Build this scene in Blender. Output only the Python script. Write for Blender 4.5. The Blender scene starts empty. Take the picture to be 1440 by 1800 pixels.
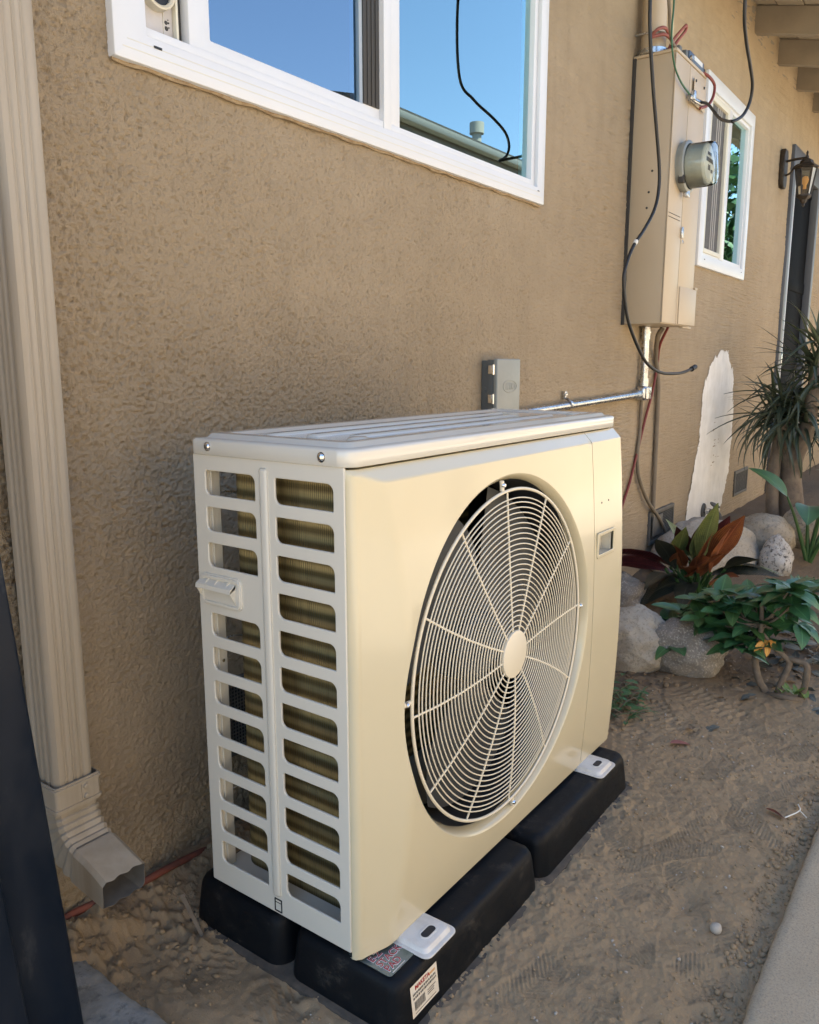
import bpy, bmesh, math, random
import numpy as np
from mathutils import Vector, Matrix

random.seed(7); RNG = np.random.default_rng(11)
SC = bpy.context.scene
COL = SC.collection

# ------------------------------------------------------------------ camera
cam_data = bpy.data.cameras.new('camera')
cam = bpy.data.objects.new('camera', cam_data); COL.objects.link(cam)
yaw, pitch = 0.6275, -0.182
dv = Vector((math.cos(pitch)*math.cos(yaw), math.cos(pitch)*math.sin(yaw), math.sin(pitch)))
rv = dv.cross(Vector((0, 0, 1))).normalized(); uv = rv.cross(dv)
M = Matrix((rv, uv, -dv)).transposed().to_4x4(); M.translation = Vector((-0.8692, -0.7463, 0.9338))
cam.matrix_world = M
cam_data.sensor_fit = 'VERTICAL'; cam_data.sensor_height = 36.0; cam_data.lens = 1403.4/1800*36
cam_data.clip_start = 0.02; cam_data.clip_end = 2000
SC.camera = cam

# ------------------------------------------------------------------ sky and sun
SUN_EL, SUN_AZ = math.radians(60), math.radians(80)      # azimuth counted from +x towards +y (behind the house)
world = bpy.data.worlds.new('World'); SC.world = world; world.use_nodes = True
wn = world.node_tree.nodes; wl = world.node_tree.links
bg = wn['Background']; sky = wn.new('ShaderNodeTexSky'); sky.sky_type = 'NISHITA'; sky.sun_disc = False
sky.sun_elevation = SUN_EL; sky.sun_rotation = math.radians(90) - SUN_AZ
sky.air_density = 1.0; sky.dust_density = 0.25; sky.ozone_density = 1.0
wl.new(sky.outputs[0], bg.inputs[0]); bg.inputs[1].default_value = 0.10
sun_d = bpy.data.lights.new('sun', 'SUN'); sun_d.energy = 4.0; sun_d.angle = math.radians(0.5); sun_d.color = (1.0, 0.92, 0.79)
sun = bpy.data.objects.new('sun', sun_d); COL.objects.link(sun)
sdir = Vector((math.cos(SUN_EL)*math.cos(SUN_AZ), math.cos(SUN_EL)*math.sin(SUN_AZ), math.sin(SUN_EL)))
sun.rotation_euler = sdir.to_track_quat('Z', 'Y').to_euler(); sun.location = (0, 6, 9)
vs = SC.view_settings; vs.view_transform = 'Standard'; vs.look = 'None'; vs.gamma = 1.0; vs.exposure = 2.25; vs.use_curve_mapping = False
SC.cycles.max_bounces = 10; SC.cycles.diffuse_bounces = 5; SC.cycles.glossy_bounces = 5; SC.cycles.transparent_max_bounces = 12
SC.cycles.use_denoising = True

# ------------------------------------------------------------------ materials
MATS = {}
class NT:
    def __init__(s, name):
        s.m = bpy.data.materials.new(name); s.m.use_nodes = True; s.t = s.m.node_tree; s.n = s.t.nodes
        s.b = s.n['Principled BSDF']; s.co = s.n.new('ShaderNodeTexCoord')
    def link(s, a, b): s.t.links.new(a, b)
    def noise(s, scale, detail=3, rough=.55, vec=None, dist=0):
        n = s.n.new('ShaderNodeTexNoise'); n.inputs['Scale'].default_value = scale; n.inputs['Detail'].default_value = detail
        n.inputs['Roughness'].default_value = rough; n.inputs['Distortion'].default_value = dist
        s.link(vec or s.co.outputs['Object'], n.inputs['Vector']); return n.outputs['Fac']
    def mapping(s, scale=(1, 1, 1), rot=(0, 0, 0), src='Object'):
        n = s.n.new('ShaderNodeMapping'); n.inputs['Scale'].default_value = scale; n.inputs['Rotation'].default_value = rot
        s.link(s.co.outputs[src], n.inputs['Vector']); return n.outputs[0]
    def ramp(s, fac, stops):
        n = s.n.new('ShaderNodeValToRGB'); e = n.color_ramp.elements
        while len(e) < len(stops): e.new(.5)
        for k, (p, c) in zip(e, stops):
            k.position = p; k.color = (c[0], c[1], c[2], 1) if not isinstance(c, (int, float)) else (c, c, c, 1)
        s.link(fac, n.inputs[0]); return n.outputs[0]
    def mix(s, fac, a, b):
        n = s.n.new('ShaderNodeMix'); n.data_type = 'RGBA'
        for sock, v in ((n.inputs[0], fac), (n.inputs[6], a), (n.inputs[7], b)):
            if isinstance(v, (int, float)): sock.default_value = v
            elif isinstance(v, (tuple, list)): sock.default_value = (v[0], v[1], v[2], 1)
            else: s.link(v, sock)
        return n.outputs[2]
    def math(s, op, a, b=0.0):
        n = s.n.new('ShaderNodeMath'); n.operation = op
        for sock, v in ((n.inputs[0], a), (n.inputs[1], b)):
            if isinstance(v, (int, float)): sock.default_value = v
            else: s.link(v, sock)
        return n.outputs[0]
    def bump(s, h, strength=.5, dist=.002, prev=None):
        n = s.n.new('ShaderNodeBump'); n.inputs['Strength'].default_value = strength; n.inputs['Distance'].default_value = dist
        s.link(h, n.inputs['Height'])
        if prev is not None: s.link(prev, n.inputs['Normal'])
        s.link(n.outputs[0], s.b.inputs['Normal']); return n.outputs[0]
    def wave(s, scale, vec, kind='BANDS', axis='X', dist=0, detail=2):
        n = s.n.new('ShaderNodeTexWave'); n.wave_type = kind; n.bands_direction = axis; n.inputs['Scale'].default_value = scale
        n.inputs['Distortion'].default_value = dist; n.inputs['Detail'].default_value = detail; s.link(vec, n.inputs['Vector']); return n.outputs['Fac']
    def voronoi(s, scale, feature='F1', vec=None, rand=1.0):
        n = s.n.new('ShaderNodeTexVoronoi'); n.feature = feature; n.inputs['Scale'].default_value = scale; n.inputs['Randomness'].default_value = rand
        s.link(vec or s.co.outputs['Object'], n.inputs['Vector']); return n.outputs[0]
    def set(s, col=None, rough=None, metal=None, spec=None, coat=None):
        for k, v in (('Base Color', col), ('Roughness', rough), ('Metallic', metal), ('Specular IOR Level', spec), ('Coat Weight', coat)):
            if v is None: continue
            if isinstance(v, (int, float)): s.b.inputs[k].default_value = v
            elif isinstance(v, (tuple, list)): s.b.inputs[k].default_value = (v[0], v[1], v[2], 1)
            else: s.link(v, s.b.inputs[k])
        return s

def plain(name, col, rough=.5, metal=0., col2=None, ns=12., lo=.35, hi=.65, bump=0., bs=80., bd=.001, spec=.5, coat=0., rvar=0.):
    n = NT(name); n.set(col, rough, metal, spec, coat)
    if col2 is not None: n.set(n.ramp(n.noise(ns, 5, .6), [(lo, col), (hi, col2)]))
    if rvar: n.set(rough=n.ramp(n.noise(ns*1.7, 4), [(.3, max(rough-rvar, .02)), (.7, min(rough+rvar, 1))]))
    if bump: n.bump(n.noise(bs, 4, .6), bump, bd)
    MATS[name] = n.m; return n.m

# painted cabinet metal of the heat pump, satin ivory
n = NT('ivory_paint'); n.set(n.ramp(n.noise(3, 3), [(.3, (.520, .462, .315)), (.7, (.550, .490, .337))]), .18, 0, .5)
n.set(rough=n.ramp(n.noise(9, 4), [(.3, .17), (.75, .27)])); n.bump(n.noise(420, 2), .035, .0004); n.b.inputs['Coat Weight'].default_value = .45; n.b.inputs['Coat Roughness'].default_value = .07; MATS['ivory'] = n.m
n = NT('ivory_skylit'); n.set(n.ramp(n.noise(4, 4), [(.3, (.575, .545, .465)), (.7, (.605, .575, .495))]), .36, 0, .45)  # same paint as the front, greyer: cool sky light put into the colour
n.bump(n.noise(500, 2), .05, .0004); MATS['ivory_skylit'] = n.m
n = NT('ivory_lid_skylit'); n.set(n.ramp(n.noise(4, 4), [(.3, (.545, .525, .46)), (.7, (.575, .555, .49))]), .2, 0, .5); n.b.inputs['Coat Weight'].default_value = .6; n.b.inputs['Coat Roughness'].default_value = .06; n.bump(n.noise(420, 2), .03, .0004); MATS['ivory_lid_skylit'] = n.m  # same paint again, sky light on the top put into its colour
n = NT('ivory_wire'); n.set((.66, .60, .465), .35, 0, .5); MATS['ivory_wire'] = n.m
plain('white_bracket', (.60, .585, .55), .38, 0, (.48, .45, .40), 30, .45, .75, .1, 200)
plain('dark_plastic', (.012, .014, .018), .6)
plain('casing_dark', (.010, .011, .013), .65)
plain('blade', (.030, .034, .038), .45, 0, (.045, .05, .055), 9)
plain('meter_grey', (.56, .55, .49), .4, 0, (.62, .61, .55), 20)
# stucco
n = NT('stucco')
big = n.noise(1.3, 5, .6); mid = n.noise(11, 5, .6); fine = n.noise(90, 3, .6)
c = n.mix(n.ramp(big, [(.35, 0), (.65, 1)]), (.395, .306, .198), (.445, .350, .234))
c = n.mix(n.ramp(mid, [(.4, 0), (.75, .55)]), c, (.355, .276, .18))
streak = n.noise(1, 4, .6, n.mapping((9, 9, .7)))
c = n.mix(n.ramp(streak, [(.55, 0), (.8, .35)]), c, (.265, .205, .13))
n.set(c, .9, 0, .25)
b1 = n.bump(n.noise(260, 4, .72), .95, .0070); n.bump(n.ramp(n.voronoi(230), [(.05, 0), (.30, 1)]), .6, .003, b1); MATS['stucco'] = n.m
# rough new plaster
n = NT('plaster'); n.set(n.ramp(n.noise(9, 5), [(.3, (.72, .68, .60)), (.7, (.88, .84, .76))]), .9, 0, .2)
sv = n.noise(1, 5, .6, n.mapping((30, 30, 2.5))); b1 = n.bump(sv, .5, .006); n.bump(n.noise(160, 3), .3, .002, b1); MATS['plaster'] = n.m
# soil
n = NT('soil')
a = n.noise(2.2, 5, .6); bb = n.noise(26, 6, .65); gr = n.noise(320, 3, .7)
c = n.mix(n.ramp(a, [(.35, 0), (.68, 1)]), (.31, .224, .130), (.375, .276, .166))
c = n.mix(n.ramp(bb, [(.42, 0), (.75, .7)]), c, (.255, .192, .125))
c = n.mix(n.ramp(gr, [(.62, 0), (.78, .6)]), c, (.46, .37, .27))
sp = n.voronoi(150); wn_ = n.noise(60, 2)
spk = n.math('MULTIPLY', n.ramp(sp, [(.0, 1), (.16, 0)]), n.ramp(wn_, [(.60, 0), (.66, 1)]))
c = n.mix(spk, c, (.48, .42, .33))
sepp = n.n.new('ShaderNodeSeparateXYZ'); n.link(n.co.outputs['Object'], sepp.inputs[0])                 # shade among the plants painted in as darker soil beyond the unit
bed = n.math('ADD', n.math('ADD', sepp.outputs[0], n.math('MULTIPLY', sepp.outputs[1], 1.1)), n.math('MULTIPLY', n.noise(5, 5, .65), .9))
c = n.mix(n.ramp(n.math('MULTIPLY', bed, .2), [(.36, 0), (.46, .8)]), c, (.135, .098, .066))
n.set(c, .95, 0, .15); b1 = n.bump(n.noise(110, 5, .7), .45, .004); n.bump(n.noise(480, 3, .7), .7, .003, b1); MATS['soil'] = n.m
# concrete
n = NT('concrete'); c = n.mix(n.ramp(n.noise(3, 5), [(.35, 0), (.7, 1)]), (.39, .312, .21), (.47, .38, .26))
c = n.mix(n.ramp(n.noise(260, 3, .7), [(.48, 0), (.72, .75)]), c, (.19, .165, .135)); c = n.mix(n.ramp(n.noise(340, 2, .7), [(.62, 0), (.75, .6)]), c, (.5, .46, .39))
n.set(c, .9, 0, .25); b1 = n.bump(n.noise(230, 4, .7), .5, .003); MATS['concrete'] = n.m
n = NT('old_concrete'); c = n.mix(n.ramp(n.noise(14, 6, .65), [(.35, 0), (.65, 1)]), (.20, .20, .185), (.33, .325, .30))
c = n.mix(n.ramp(n.noise(45, 5, .7), [(.55, 0), (.7, .8)]), c, (.10, .098, .09)); n.set(c, .92, 0, .2); n.bump(n.noise(70, 6, .7), .6, .006); MATS['old_concrete'] = n.m
# painted metal of panel, downspout
n = NT('tan_metal'); c = n.mix(n.ramp(n.noise(2.5, 5), [(.35, 0), (.7, 1)]), (.44, .355, .245), (.48, .39, .275)); n.set(c, .45, 0, .45); n.bump(n.noise(35, 4), .12, .002); MATS['tan_metal'] = n.m
n = NT('downspout'); c = n.mix(n.ramp(n.noise(1, 5, .6, n.mapping((40, 40, 2))), [(.35, 0), (.7, 1)]), (.305, .26, .195), (.365, .315, .245)); n.set(c, .5, 0, .4); n.bump(n.noise(25, 4), .1, .002); MATS['downspout'] = n.m
plain('downspout_inside_shaded', (.10, .09, .075), .7, .1, (.14, .125, .105), 30)  # pipe inside made darker in colour to stand for shade in the mouth
plain('galvanised', (.62, .63, .64), .28, 1.0, (.45, .46, .47), 40, rvar=.08, bump=.05, bs=90)
plain('grey_enamel', (.235, .245, .22), .42, 0, (.265, .275, .25), 10, bump=.05, bs=300)
plain('grey_enamel_dark', (.11, .115, .108), .5)
plain('chrome', (.8, .8, .8), .15, 1.0)
plain('vinyl', (.635, .65, .665), .35, 0, (.605, .62, .63), 4, rvar=.06)
plain('caulk', (.24, .165, .09), .8, 0, (.34, .26, .16), 60)
plain('vinyl_old', (.62, .60, .50), .5)
plain('vent_panel', (.50, .48, .47), .55, 0, (.42, .40, .385), 18, .4, .7)
plain('cream_plastic', (.55, .50, .38), .45)
plain('black_rubber', (.012, .012, .012), .5)
plain('charcoal_strip', (.035, .033, .03), .6)
plain('room_dark', (.018, .018, .02), .9)
plain('curtain', (.35, .34, .32), .9)
plain('screen_mesh', (.07, .07, .07), .8, 0, (.10, .10, .10), 30)
plain('white_cable_end', (.7, .68, .6), .5)
plain('red_wire', (.17, .028, .02), .5)
plain('pink_wire', (.26, .075, .055), .6)
plain('orange_wire', (.22, .06, .035), .7, 0, (.13, .05, .035), 25)
plain('green_wire', (.03, .11, .055), .45)
plain('cream_wire', (.5, .42, .25), .5)
plain('pipe_tan', (.16, .125, .085), .7, 0, (.20, .16, .11), 20)
plain('device_blue', (.055, .085, .13), .4, .2, (.08, .11, .16), 50)
plain('device_label', (.6, .6, .58), .5)
plain('timber_paint', (.225, .19, .145), .8, 0, (.265, .225, .17), 7, bump=.35, bs=60, bd=.002)
plain('soffit_paint', (.36, .31, .24), .8, 0, (.40, .345, .265), 6, bump=.25, bs=60)
plain('door_grey', (.075, .078, .085), .45)
plain('door_dark', (.003, .0035, .0045), .7, spec=.05)
plain('door_jamb', (.50, .47, .41), .5)
plain('bronze', (.030, .024, .018), .5, .4, (.055, .04, .028), 50)
plain('roof_shingle', (.06, .055, .05), .9, 0, (.10, .095, .085), 25, bump=.4, bs=40)
plain('neighbour_wall', (.59, .49, .355), .9, 0, (.63, .53, .39), 2)
plain('bounce_paving', (.46, .41, .33), .9, 0, (.52, .46, .37), 2)
plain('pad_dusty', (.10, .082, .062), .95, 0, (.05, .043, .035), 30)
plain('gutter_white', (.22, .21, .18), .5)
plain('vent_cream', (.42, .39, .32), .6)
plain('soffit_dark', (.30, .26, .20), .8)
plain('vent_grey', (.10, .095, .085), .7, .2, (.14, .13, .11), 30)
# pad: black recycled plastic with dust
n = NT('pad_plastic'); dust = n.noise(11, 8, .78, n.mapping((1, 1, 1.6))); c = n.ramp(dust, [(.52, (.0048, .0060, .0078)), (.58, (.009, .0095, .0105)), (.70, (.042, .038, .032))])
n.set(c, .5, 0, .16); n.set(rough=n.ramp(dust, [(.45, .46), (.7, .75)])); n.bump(n.noise(260, 3), .16, .0012); MATS['pad'] = n.m
# leaning steel
n = NT('scuffed_steel'); d1 = n.noise(5, 6, .7, n.mapping((2, 2, .8))); scr = n.noise(1, 3, .6, n.mapping((160, 160, 2)))
c = n.ramp(d1, [(.40, (.004, .008, .016)), (.58, (.008, .012, .020)), (.76, (.055, .06, .064))]); c = n.mix(n.ramp(scr, [(.70, 0), (.78, .25)]), c, (.25, .26, .27))
n.set(c, .45, 0, .22); n.set(rough=n.ramp(d1, [(.4, .3), (.7, .75)])); MATS['steel_dark'] = n.m
# coil fins
n = NT('coil_fins'); n.set(None, .5, .55)
bandz = n.wave(1.0, n.mapping((1, 1, 13.5)), 'BANDS', 'Z', 1.2, 1)
fin = n.wave(150, n.mapping((1, 1, .02)), 'BANDS', 'DIAGONAL', 0, 0)
c = n.mix(n.ramp(bandz, [(.1, 0), (.9, 1)]), (.13, .098, .038), (.37, .295, .135)); c = n.mix(n.ramp(n.noise(1, 4, .6, n.mapping((60, 60, 3))), [(.5, 0), (.8, .5)]), c, (.06, .046, .022))
n.set(c); n.bump(fin, .8, .0015); MATS['coil'] = n.m
# stone
def stone(name, c1, c2, cs, ss=120, amount=.8):
    n = NT(name); c = n.mix(n.ramp(n.noise(6, 5), [(.35, 0), (.65, 1)]), c1, c2); c = n.mix(n.ramp(n.noise(ss, 3, .7), [(.52, 0), (.64, amount)]), c, cs)
    c = n.mix(n.ramp(n.noise(4, 4), [(.55, 0), (.75, .6)]), c, (.20, .15, .10)); n.set(c, .85, 0, .3); b1 = n.bump(n.noise(30, 6, .75), .6, .012); n.bump(n.noise(170, 4, .7), .5, .004, b1); MATS[name] = n.m
stone('stone_pale', (.33, .295, .235), (.42, .38, .31), (.20, .17, .13), 90, .6)
stone('stone_grey', (.19, .172, .145), (.27, .245, .205), (.44, .41, .36), 130, .8)
stone('stone_tan', (.29, .245, .18), (.40, .35, .27), (.17, .14, .10), 70, .7)
stone('stone_speckle', (.50, .475, .43), (.42, .40, .36), (.06, .055, .05), 60, .95)
# plants
def leafmat(name, c1, c2, stripe=None, rough=.4, sscale=26):
    n = NT(name); c = n.ramp(n.noise(11, 4), [(.3, c1), (.7, c2)])
    u = n.co.outputs['UV']
    sep = n.n.new('ShaderNodeSeparateXYZ'); n.link(u, sep.inputs[0]); ctr = n.math('ABSOLUTE', n.math('SUBTRACT', sep.outputs[0], .5))
    if stripe is not None:
        w = n.wave(sscale/6.28, n.mapping((1, .0, 0), src='UV'), 'BANDS', 'X', 1.6, 2)
        dm = n.noise(2.2, 3, .6, u); c = n.mix(n.math('MULTIPLY', n.ramp(w, [(.62, 0), (.8, 1)]), n.ramp(dm, [(.4, 0), (.6, .8)])), c, stripe)
    c = n.mix(n.ramp(ctr, [(.0, .55), (.045, 0)]), c, tuple(min(1, k*2.2+.02) for k in c2))
    vein = n.wave(1.9, n.mapping((2.2, 5.0, 0), (0, 0, .0), 'UV'), 'BANDS', 'Y', .6, 1)
    n.set(c, rough, 0, .5); n.bump(vein, .25, .002)
    n.b.inputs['Subsurface Weight'].default_value = 0.0
    MATS[name] = n.m
leafmat('leaf_dark', (.034, .105, .038), (.06, .155, .055), rough=.34)
leafmat('leaf_mid', (.035, .09, .028), (.065, .14, .04), rough=.4)
leafmat('leaf_yellowgreen', (.10, .17, .03), (.17, .24, .05))
leafmat('canna_green', (.07, .10, .03), (.13, .16, .05), (.30, .30, .08))
leafmat('canna_rust', (.12, .035, .018), (.20, .06, .022), (.42, .17, .04))
leafmat('canna_maroon', (.055, .012, .016), (.10, .022, .022), (.24, .07, .05))
leafmat('canna_dark', (.025, .032, .022), (.05, .05, .035))
leafmat('dracaena_leaf', (.030, .045, .026), (.06, .075, .042), rough=.42)
leafmat('dracaena_new', (.075, .10, .05), (.12, .14, .07), rough=.42)
leafmat('dry_leaf', (.16, .11, .07), (.24, .18, .11), rough=.8)
leafmat('grey_litter', (.10, .105, .085), (.17, .17, .14), rough=.8)
leafmat('pink_leaf', (.20, .07, .06), (.30, .13, .10), rough=.7)
leafmat('flower', (.65, .26, .05), (.75, .42, .10), rough=.6)
leafmat('succulent', (.08, .14, .07), (.13, .20, .10), rough=.45)
plain('bark', (.13, .10, .07), .9, 0, (.20, .155, .11), 40, bump=.5, bs=90, bd=.004)
plain('bark_pale', (.20, .155, .11), .9, 0, (.13, .10, .075), 22, bump=.6, bs=50, bd=.006)
plain('pebble', (.30, .26, .21), .9, 0, (.42, .38, .32), 15)
plain('sticker_silver', (.22, .26, .26), .22, .55, (.09, .13, .12), 22, .4, .65)
plain('label_white', (.70, .65, .54), .6, 0, (.62, .55, .44), 20)
plain('ink_red', (.32, .02, .02), .5)
plain('ink_black', (.06, .055, .05), .6)
plain('ink_white', (.75, .72, .70), .5)
plain('ink_orange', (.55, .32, .15), .6)

def fresnel_glass(name, tint, refl, rt=(.9, .95, 1)):
    m = bpy.data.materials.new(name); m.use_nodes = True; t = m.node_tree; t.nodes.clear()
    out = t.nodes.new('ShaderNodeOutputMaterial'); mx = t.nodes.new('ShaderNodeMixShader'); gl = t.nodes.new('ShaderNodeBsdfGlossy'); tr = t.nodes.new('ShaderNodeBsdfTransparent')
    lw = t.nodes.new('ShaderNodeFresnel'); lw.inputs[0].default_value = 1.5
    ad = t.nodes.new('ShaderNodeMath'); ad.operation = 'ADD'; ad.use_clamp = True; ad.inputs[1].default_value = refl
    gl.inputs['Roughness'].default_value = 0.004; gl.inputs['Color'].default_value = (*rt, 1); tr.inputs['Color'].default_value = (*tint, 1)
    t.links.new(lw.outputs[0], ad.inputs[0]); t.links.new(ad.outputs[0], mx.inputs[0]); t.links.new(tr.outputs[0], mx.inputs[1]); t.links.new(gl.outputs[0], mx.inputs[2]); t.links.new(mx.outputs[0], out.inputs[0])
    MATS[name] = m
fresnel_glass('window_glass', (.50, .60, .66), .27, (.70, .87, 1))
fresnel_glass('window_glass_fixed', (.60, .78, .80), .33, (.72, .97, 1))
fresnel_glass('meter_glass', (.90, .93, .90), .0)
fresnel_glass('lamp_glass', (.60, .55, .45), .0)

# ------------------------------------------------------------------ helpers
def tag(o, label=None, cat=None, group=None, kind=None):
    if label: o['label'] = label
    if cat: o['category'] = cat
    if group: o['group'] = group
    if kind: o['kind'] = kind
    return o
def thing(name, label, cat, loc=(0, 0, 0), group=None):
    o = bpy.data.objects.new(name, None); o.empty_display_size = .05; o.location = loc; COL.objects.link(o)
    return tag(o, label, cat, group)
def wloc(o):
    v = Vector((0, 0, 0)); q = o
    if o.type != 'EMPTY': return v
    while q is not None:
        if q.type == 'EMPTY': v = v + q.location
        q = q.parent
    return v
def adopt(o, parent):
    if parent is not None:
        o.parent = parent; o.matrix_parent_inverse = Matrix.Translation(-wloc(parent))
    return o
def link_mesh(name, me, mat, parent=None, smooth=True, ang=None):
    if mat is not None:
        me.materials.clear(); me.materials.append(MATS[mat])
    if smooth:
        me.polygons.foreach_set('use_smooth', [True]*len(me.polygons))
        if ang is not None:
            try: me.set_sharp_from_angle(angle=math.radians(ang))
            except Exception: pass
    o = bpy.data.objects.new(name, me); COL.objects.link(o); return adopt(o, parent)
def raw(name, V, F, mat, parent=None, smooth=True, ang=35, uv=None):
    me = bpy.data.meshes.new(name); me.from_pydata([tuple(map(float, v)) for v in V], [], [tuple(int(i) for i in f) for f in F]); me.validate(); me.update()
    if uv is not None:
        lay = me.uv_layers.new(name='UVMap'); vi = np.empty(len(me.loops), dtype=np.int32); me.loops.foreach_get('vertex_index', vi)
        lay.data.foreach_set('uv', np.asarray(uv, dtype=np.float32)[vi].ravel())
    return link_mesh(name, me, mat, parent, smooth, ang)
def grid_mesh(name, X, Yy, Z, mat, parent=None, mask=None, ang=None):
    nr, nc = X.shape; V = np.stack([X, Yy, Z], -1).reshape(-1, 3).astype(np.float32)
    idx = np.arange(nr*nc).reshape(nr, nc); q = np.stack([idx[:-1, :-1], idx[:-1, 1:], idx[1:, 1:], idx[1:, :-1]], -1).reshape(-1, 4)
    if mask is not None: q = q[mask.reshape(-1)]
    me = bpy.data.meshes.new(name); me.vertices.add(len(V)); me.vertices.foreach_set('co', V.ravel())
    me.loops.add(q.size); me.loops.foreach_set('vertex_index', q.ravel().astype(np.int32)); me.polygons.add(len(q))
    me.polygons.foreach_set('loop_start', np.arange(0, q.size, 4, dtype=np.int32)); me.polygons.foreach_set('loop_total', np.full(len(q), 4, dtype=np.int32))
    me.update(calc_edges=True); me.validate()
    return link_mesh(name, me, mat, parent, True, ang)
def bm_obj(name, bm, mat, parent=None, smooth=True, ang=35):
    me = bpy.data.meshes.new(name); bm.normal_update(); bm.to_mesh(me); bm.free(); return link_mesh(name, me, mat, parent, smooth, ang)
def add_box(bm, lo, hi, bevel=0, seg=2, rot=None):
    r = bmesh.ops.create_cube(bm, size=1); vs_ = r['verts']; lo = Vector(lo); hi = Vector(hi)
    for v in vs_: v.co = Vector([(lo[i]+hi[i])/2 + v.co[i]*(hi[i]-lo[i]) for i in range(3)])
    if bevel: bmesh.ops.bevel(bm, geom=list({e for v in vs_ for e in v.link_edges}), offset=bevel, segments=seg, affect='EDGES', profile=.5)
def box(name, lo, hi, mat, parent=None, bevel=.002, seg=2):
    bm = bmesh.new(); add_box(bm, lo, hi, bevel, seg); return bm_obj(name, bm, mat, parent)
def catmull(pts, n=8):
    P = [Vector(p) for p in pts]; P = [P[0]*2-P[1]] + P + [P[-1]*2-P[-2]]; out = []
    for i in range(1, len(P)-2):
        for k in range(n):
            t = k/n; a, b, c, d = P[i-1], P[i], P[i+1], P[i+2]
            out.append(.5*((2*b)+(c-a)*t+(2*a-5*b+4*c-d)*t*t+(3*b-a-3*c+d)*t**3))
    out.append(P[-2]); return out
def tube(name, pts, r, mat, parent=None, seg=8, smooth_n=0, closed=False, radii=None, cap=True):
    P = catmull(pts, smooth_n) if smooth_n else [Vector(p) for p in pts]; N = len(P)
    if radii is not None and smooth_n: radii = np.interp(np.linspace(0, 1, N), np.linspace(0, 1, len(radii)), radii)
    V = []; F = []; up = None
    for i in range(N):
        a = P[(i-1) % N] if closed or i > 0 else P[i]; b = P[(i+1) % N] if closed or i < N-1 else P[i]; t = (b-a)
        t = t.normalized() if t.length > 1e-9 else Vector((0, 0, 1))
        if up is None:
            up = t.cross(Vector((0, 0, 1))); up = up.normalized() if up.length > .1 else Vector((1, 0, 0))
        up = (up - t*up.dot(t)).normalized(); s = t.cross(up); rr = radii[i] if radii is not None else r
        for k in range(seg):
            q = 2*math.pi*k/seg; V.append(P[i]+(up*math.cos(q)+s*math.sin(q))*rr)
    for i in range(N if closed else N-1):
        j = (i+1) % N
        for k in range(seg): F.append((i*seg+k, i*seg+(k+1) % seg, j*seg+(k+1) % seg, j*seg+k))
    if cap and not closed: F.append(tuple(range(seg))[::-1]); F.append(tuple((N-1)*seg+k for k in range(seg)))
    return raw(name, V, F, mat, parent, True, 50)
def lathe(name, prof, centre, axis, mat, parent=None, seg=48, ang=35):
    """prof: list of (radius, offset along axis)"""
    ax = Vector(axis).normalized(); a = ax.orthogonal().normalized(); b = ax.cross(a); c = Vector(centre); V = []; F = []
    for r, t in prof:
        for k in range(seg):
            q = 2*math.pi*k/seg; V.append(c+ax*t+(a*math.cos(q)+b*math.sin(q))*max(r, 1e-5))
    for i in range(len(prof)-1):
        for k in range(seg): F.append((i*seg+k, i*seg+(k+1) % seg, (i+1)*seg+(k+1) % seg, (i+1)*seg+k))
    return raw(name, V, F, mat, parent, True, ang)
def shape2d(outer, holes, depth, bevel=0.0, res=2):
    """filled outline with holes, extruded +-depth, returned as mesh in XY"""
    cu = bpy.data.curves.new('tmp', 'CURVE'); cu.dimensions = '2D'; cu.fill_mode = 'BOTH'; cu.extrude = depth; cu.bevel_depth = bevel; cu.bevel_resolution = res
    for loop in [outer]+list(holes):
        s = cu.splines.new('POLY'); s.points.add(len(loop)-1)
        for p, q in zip(s.points, loop): p.co = (q[0], q[1], 0, 1)
        s.use_cyclic_u = True
    o = bpy.data.objects.new('tmp', cu); COL.objects.link(o); dg = bpy.context.evaluated_depsgraph_get(); me = bpy.data.meshes.new_from_object(o.evaluated_get(dg)); COL.objects.unlink(o)
    bpy.data.objects.remove(o); bpy.data.curves.remove(cu); return me
def text_mesh(s, size, depth=.0002, offset=0.0):
    cu = bpy.data.curves.new('tmp', 'FONT'); cu.body = s; cu.size = size; cu.extrude = depth; cu.offset = offset; cu.align_x = 'LEFT'
    o = bpy.data.objects.new('tmp', cu); COL.objects.link(o); dg = bpy.context.evaluated_depsgraph_get(); me = bpy.data.meshes.new_from_object(o.evaluated_get(dg)); COL.objects.unlink(o)
    bpy.data.objects.remove(o); bpy.data.curves.remove(cu); return me
def rrect(x0, x1, y0, y1, r, n=6):
    """r = (bl, br, tr, tl)"""
    if isinstance(r, (int, float)): r = (r,)*4
    out = []
    for (cx, cy, a0, rr) in ((x0+r[0], y0+r[0], 180, r[0]), (x1-r[1], y0+r[1], 270, r[1]), (x1-r[2], y1-r[2], 0, r[2]), (x0+r[3], y1-r[3], 90, r[3])):
        for k in range(n+1):
            q = math.radians(a0+90*k/n); out.append((cx+rr*math.cos(q), cy+rr*math.sin(q)))
    return out
def _hash(ix, iy, s):
    h = (ix.astype(np.int64)*374761393 + iy.astype(np.int64)*668265263 + s*1274126177) & 0xFFFFFFFF
    h = ((h ^ (h >> 13))*1274126177) & 0xFFFFFFFF; h = h ^ (h >> 16); return (h & 0xFFFF)/65535.0
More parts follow.
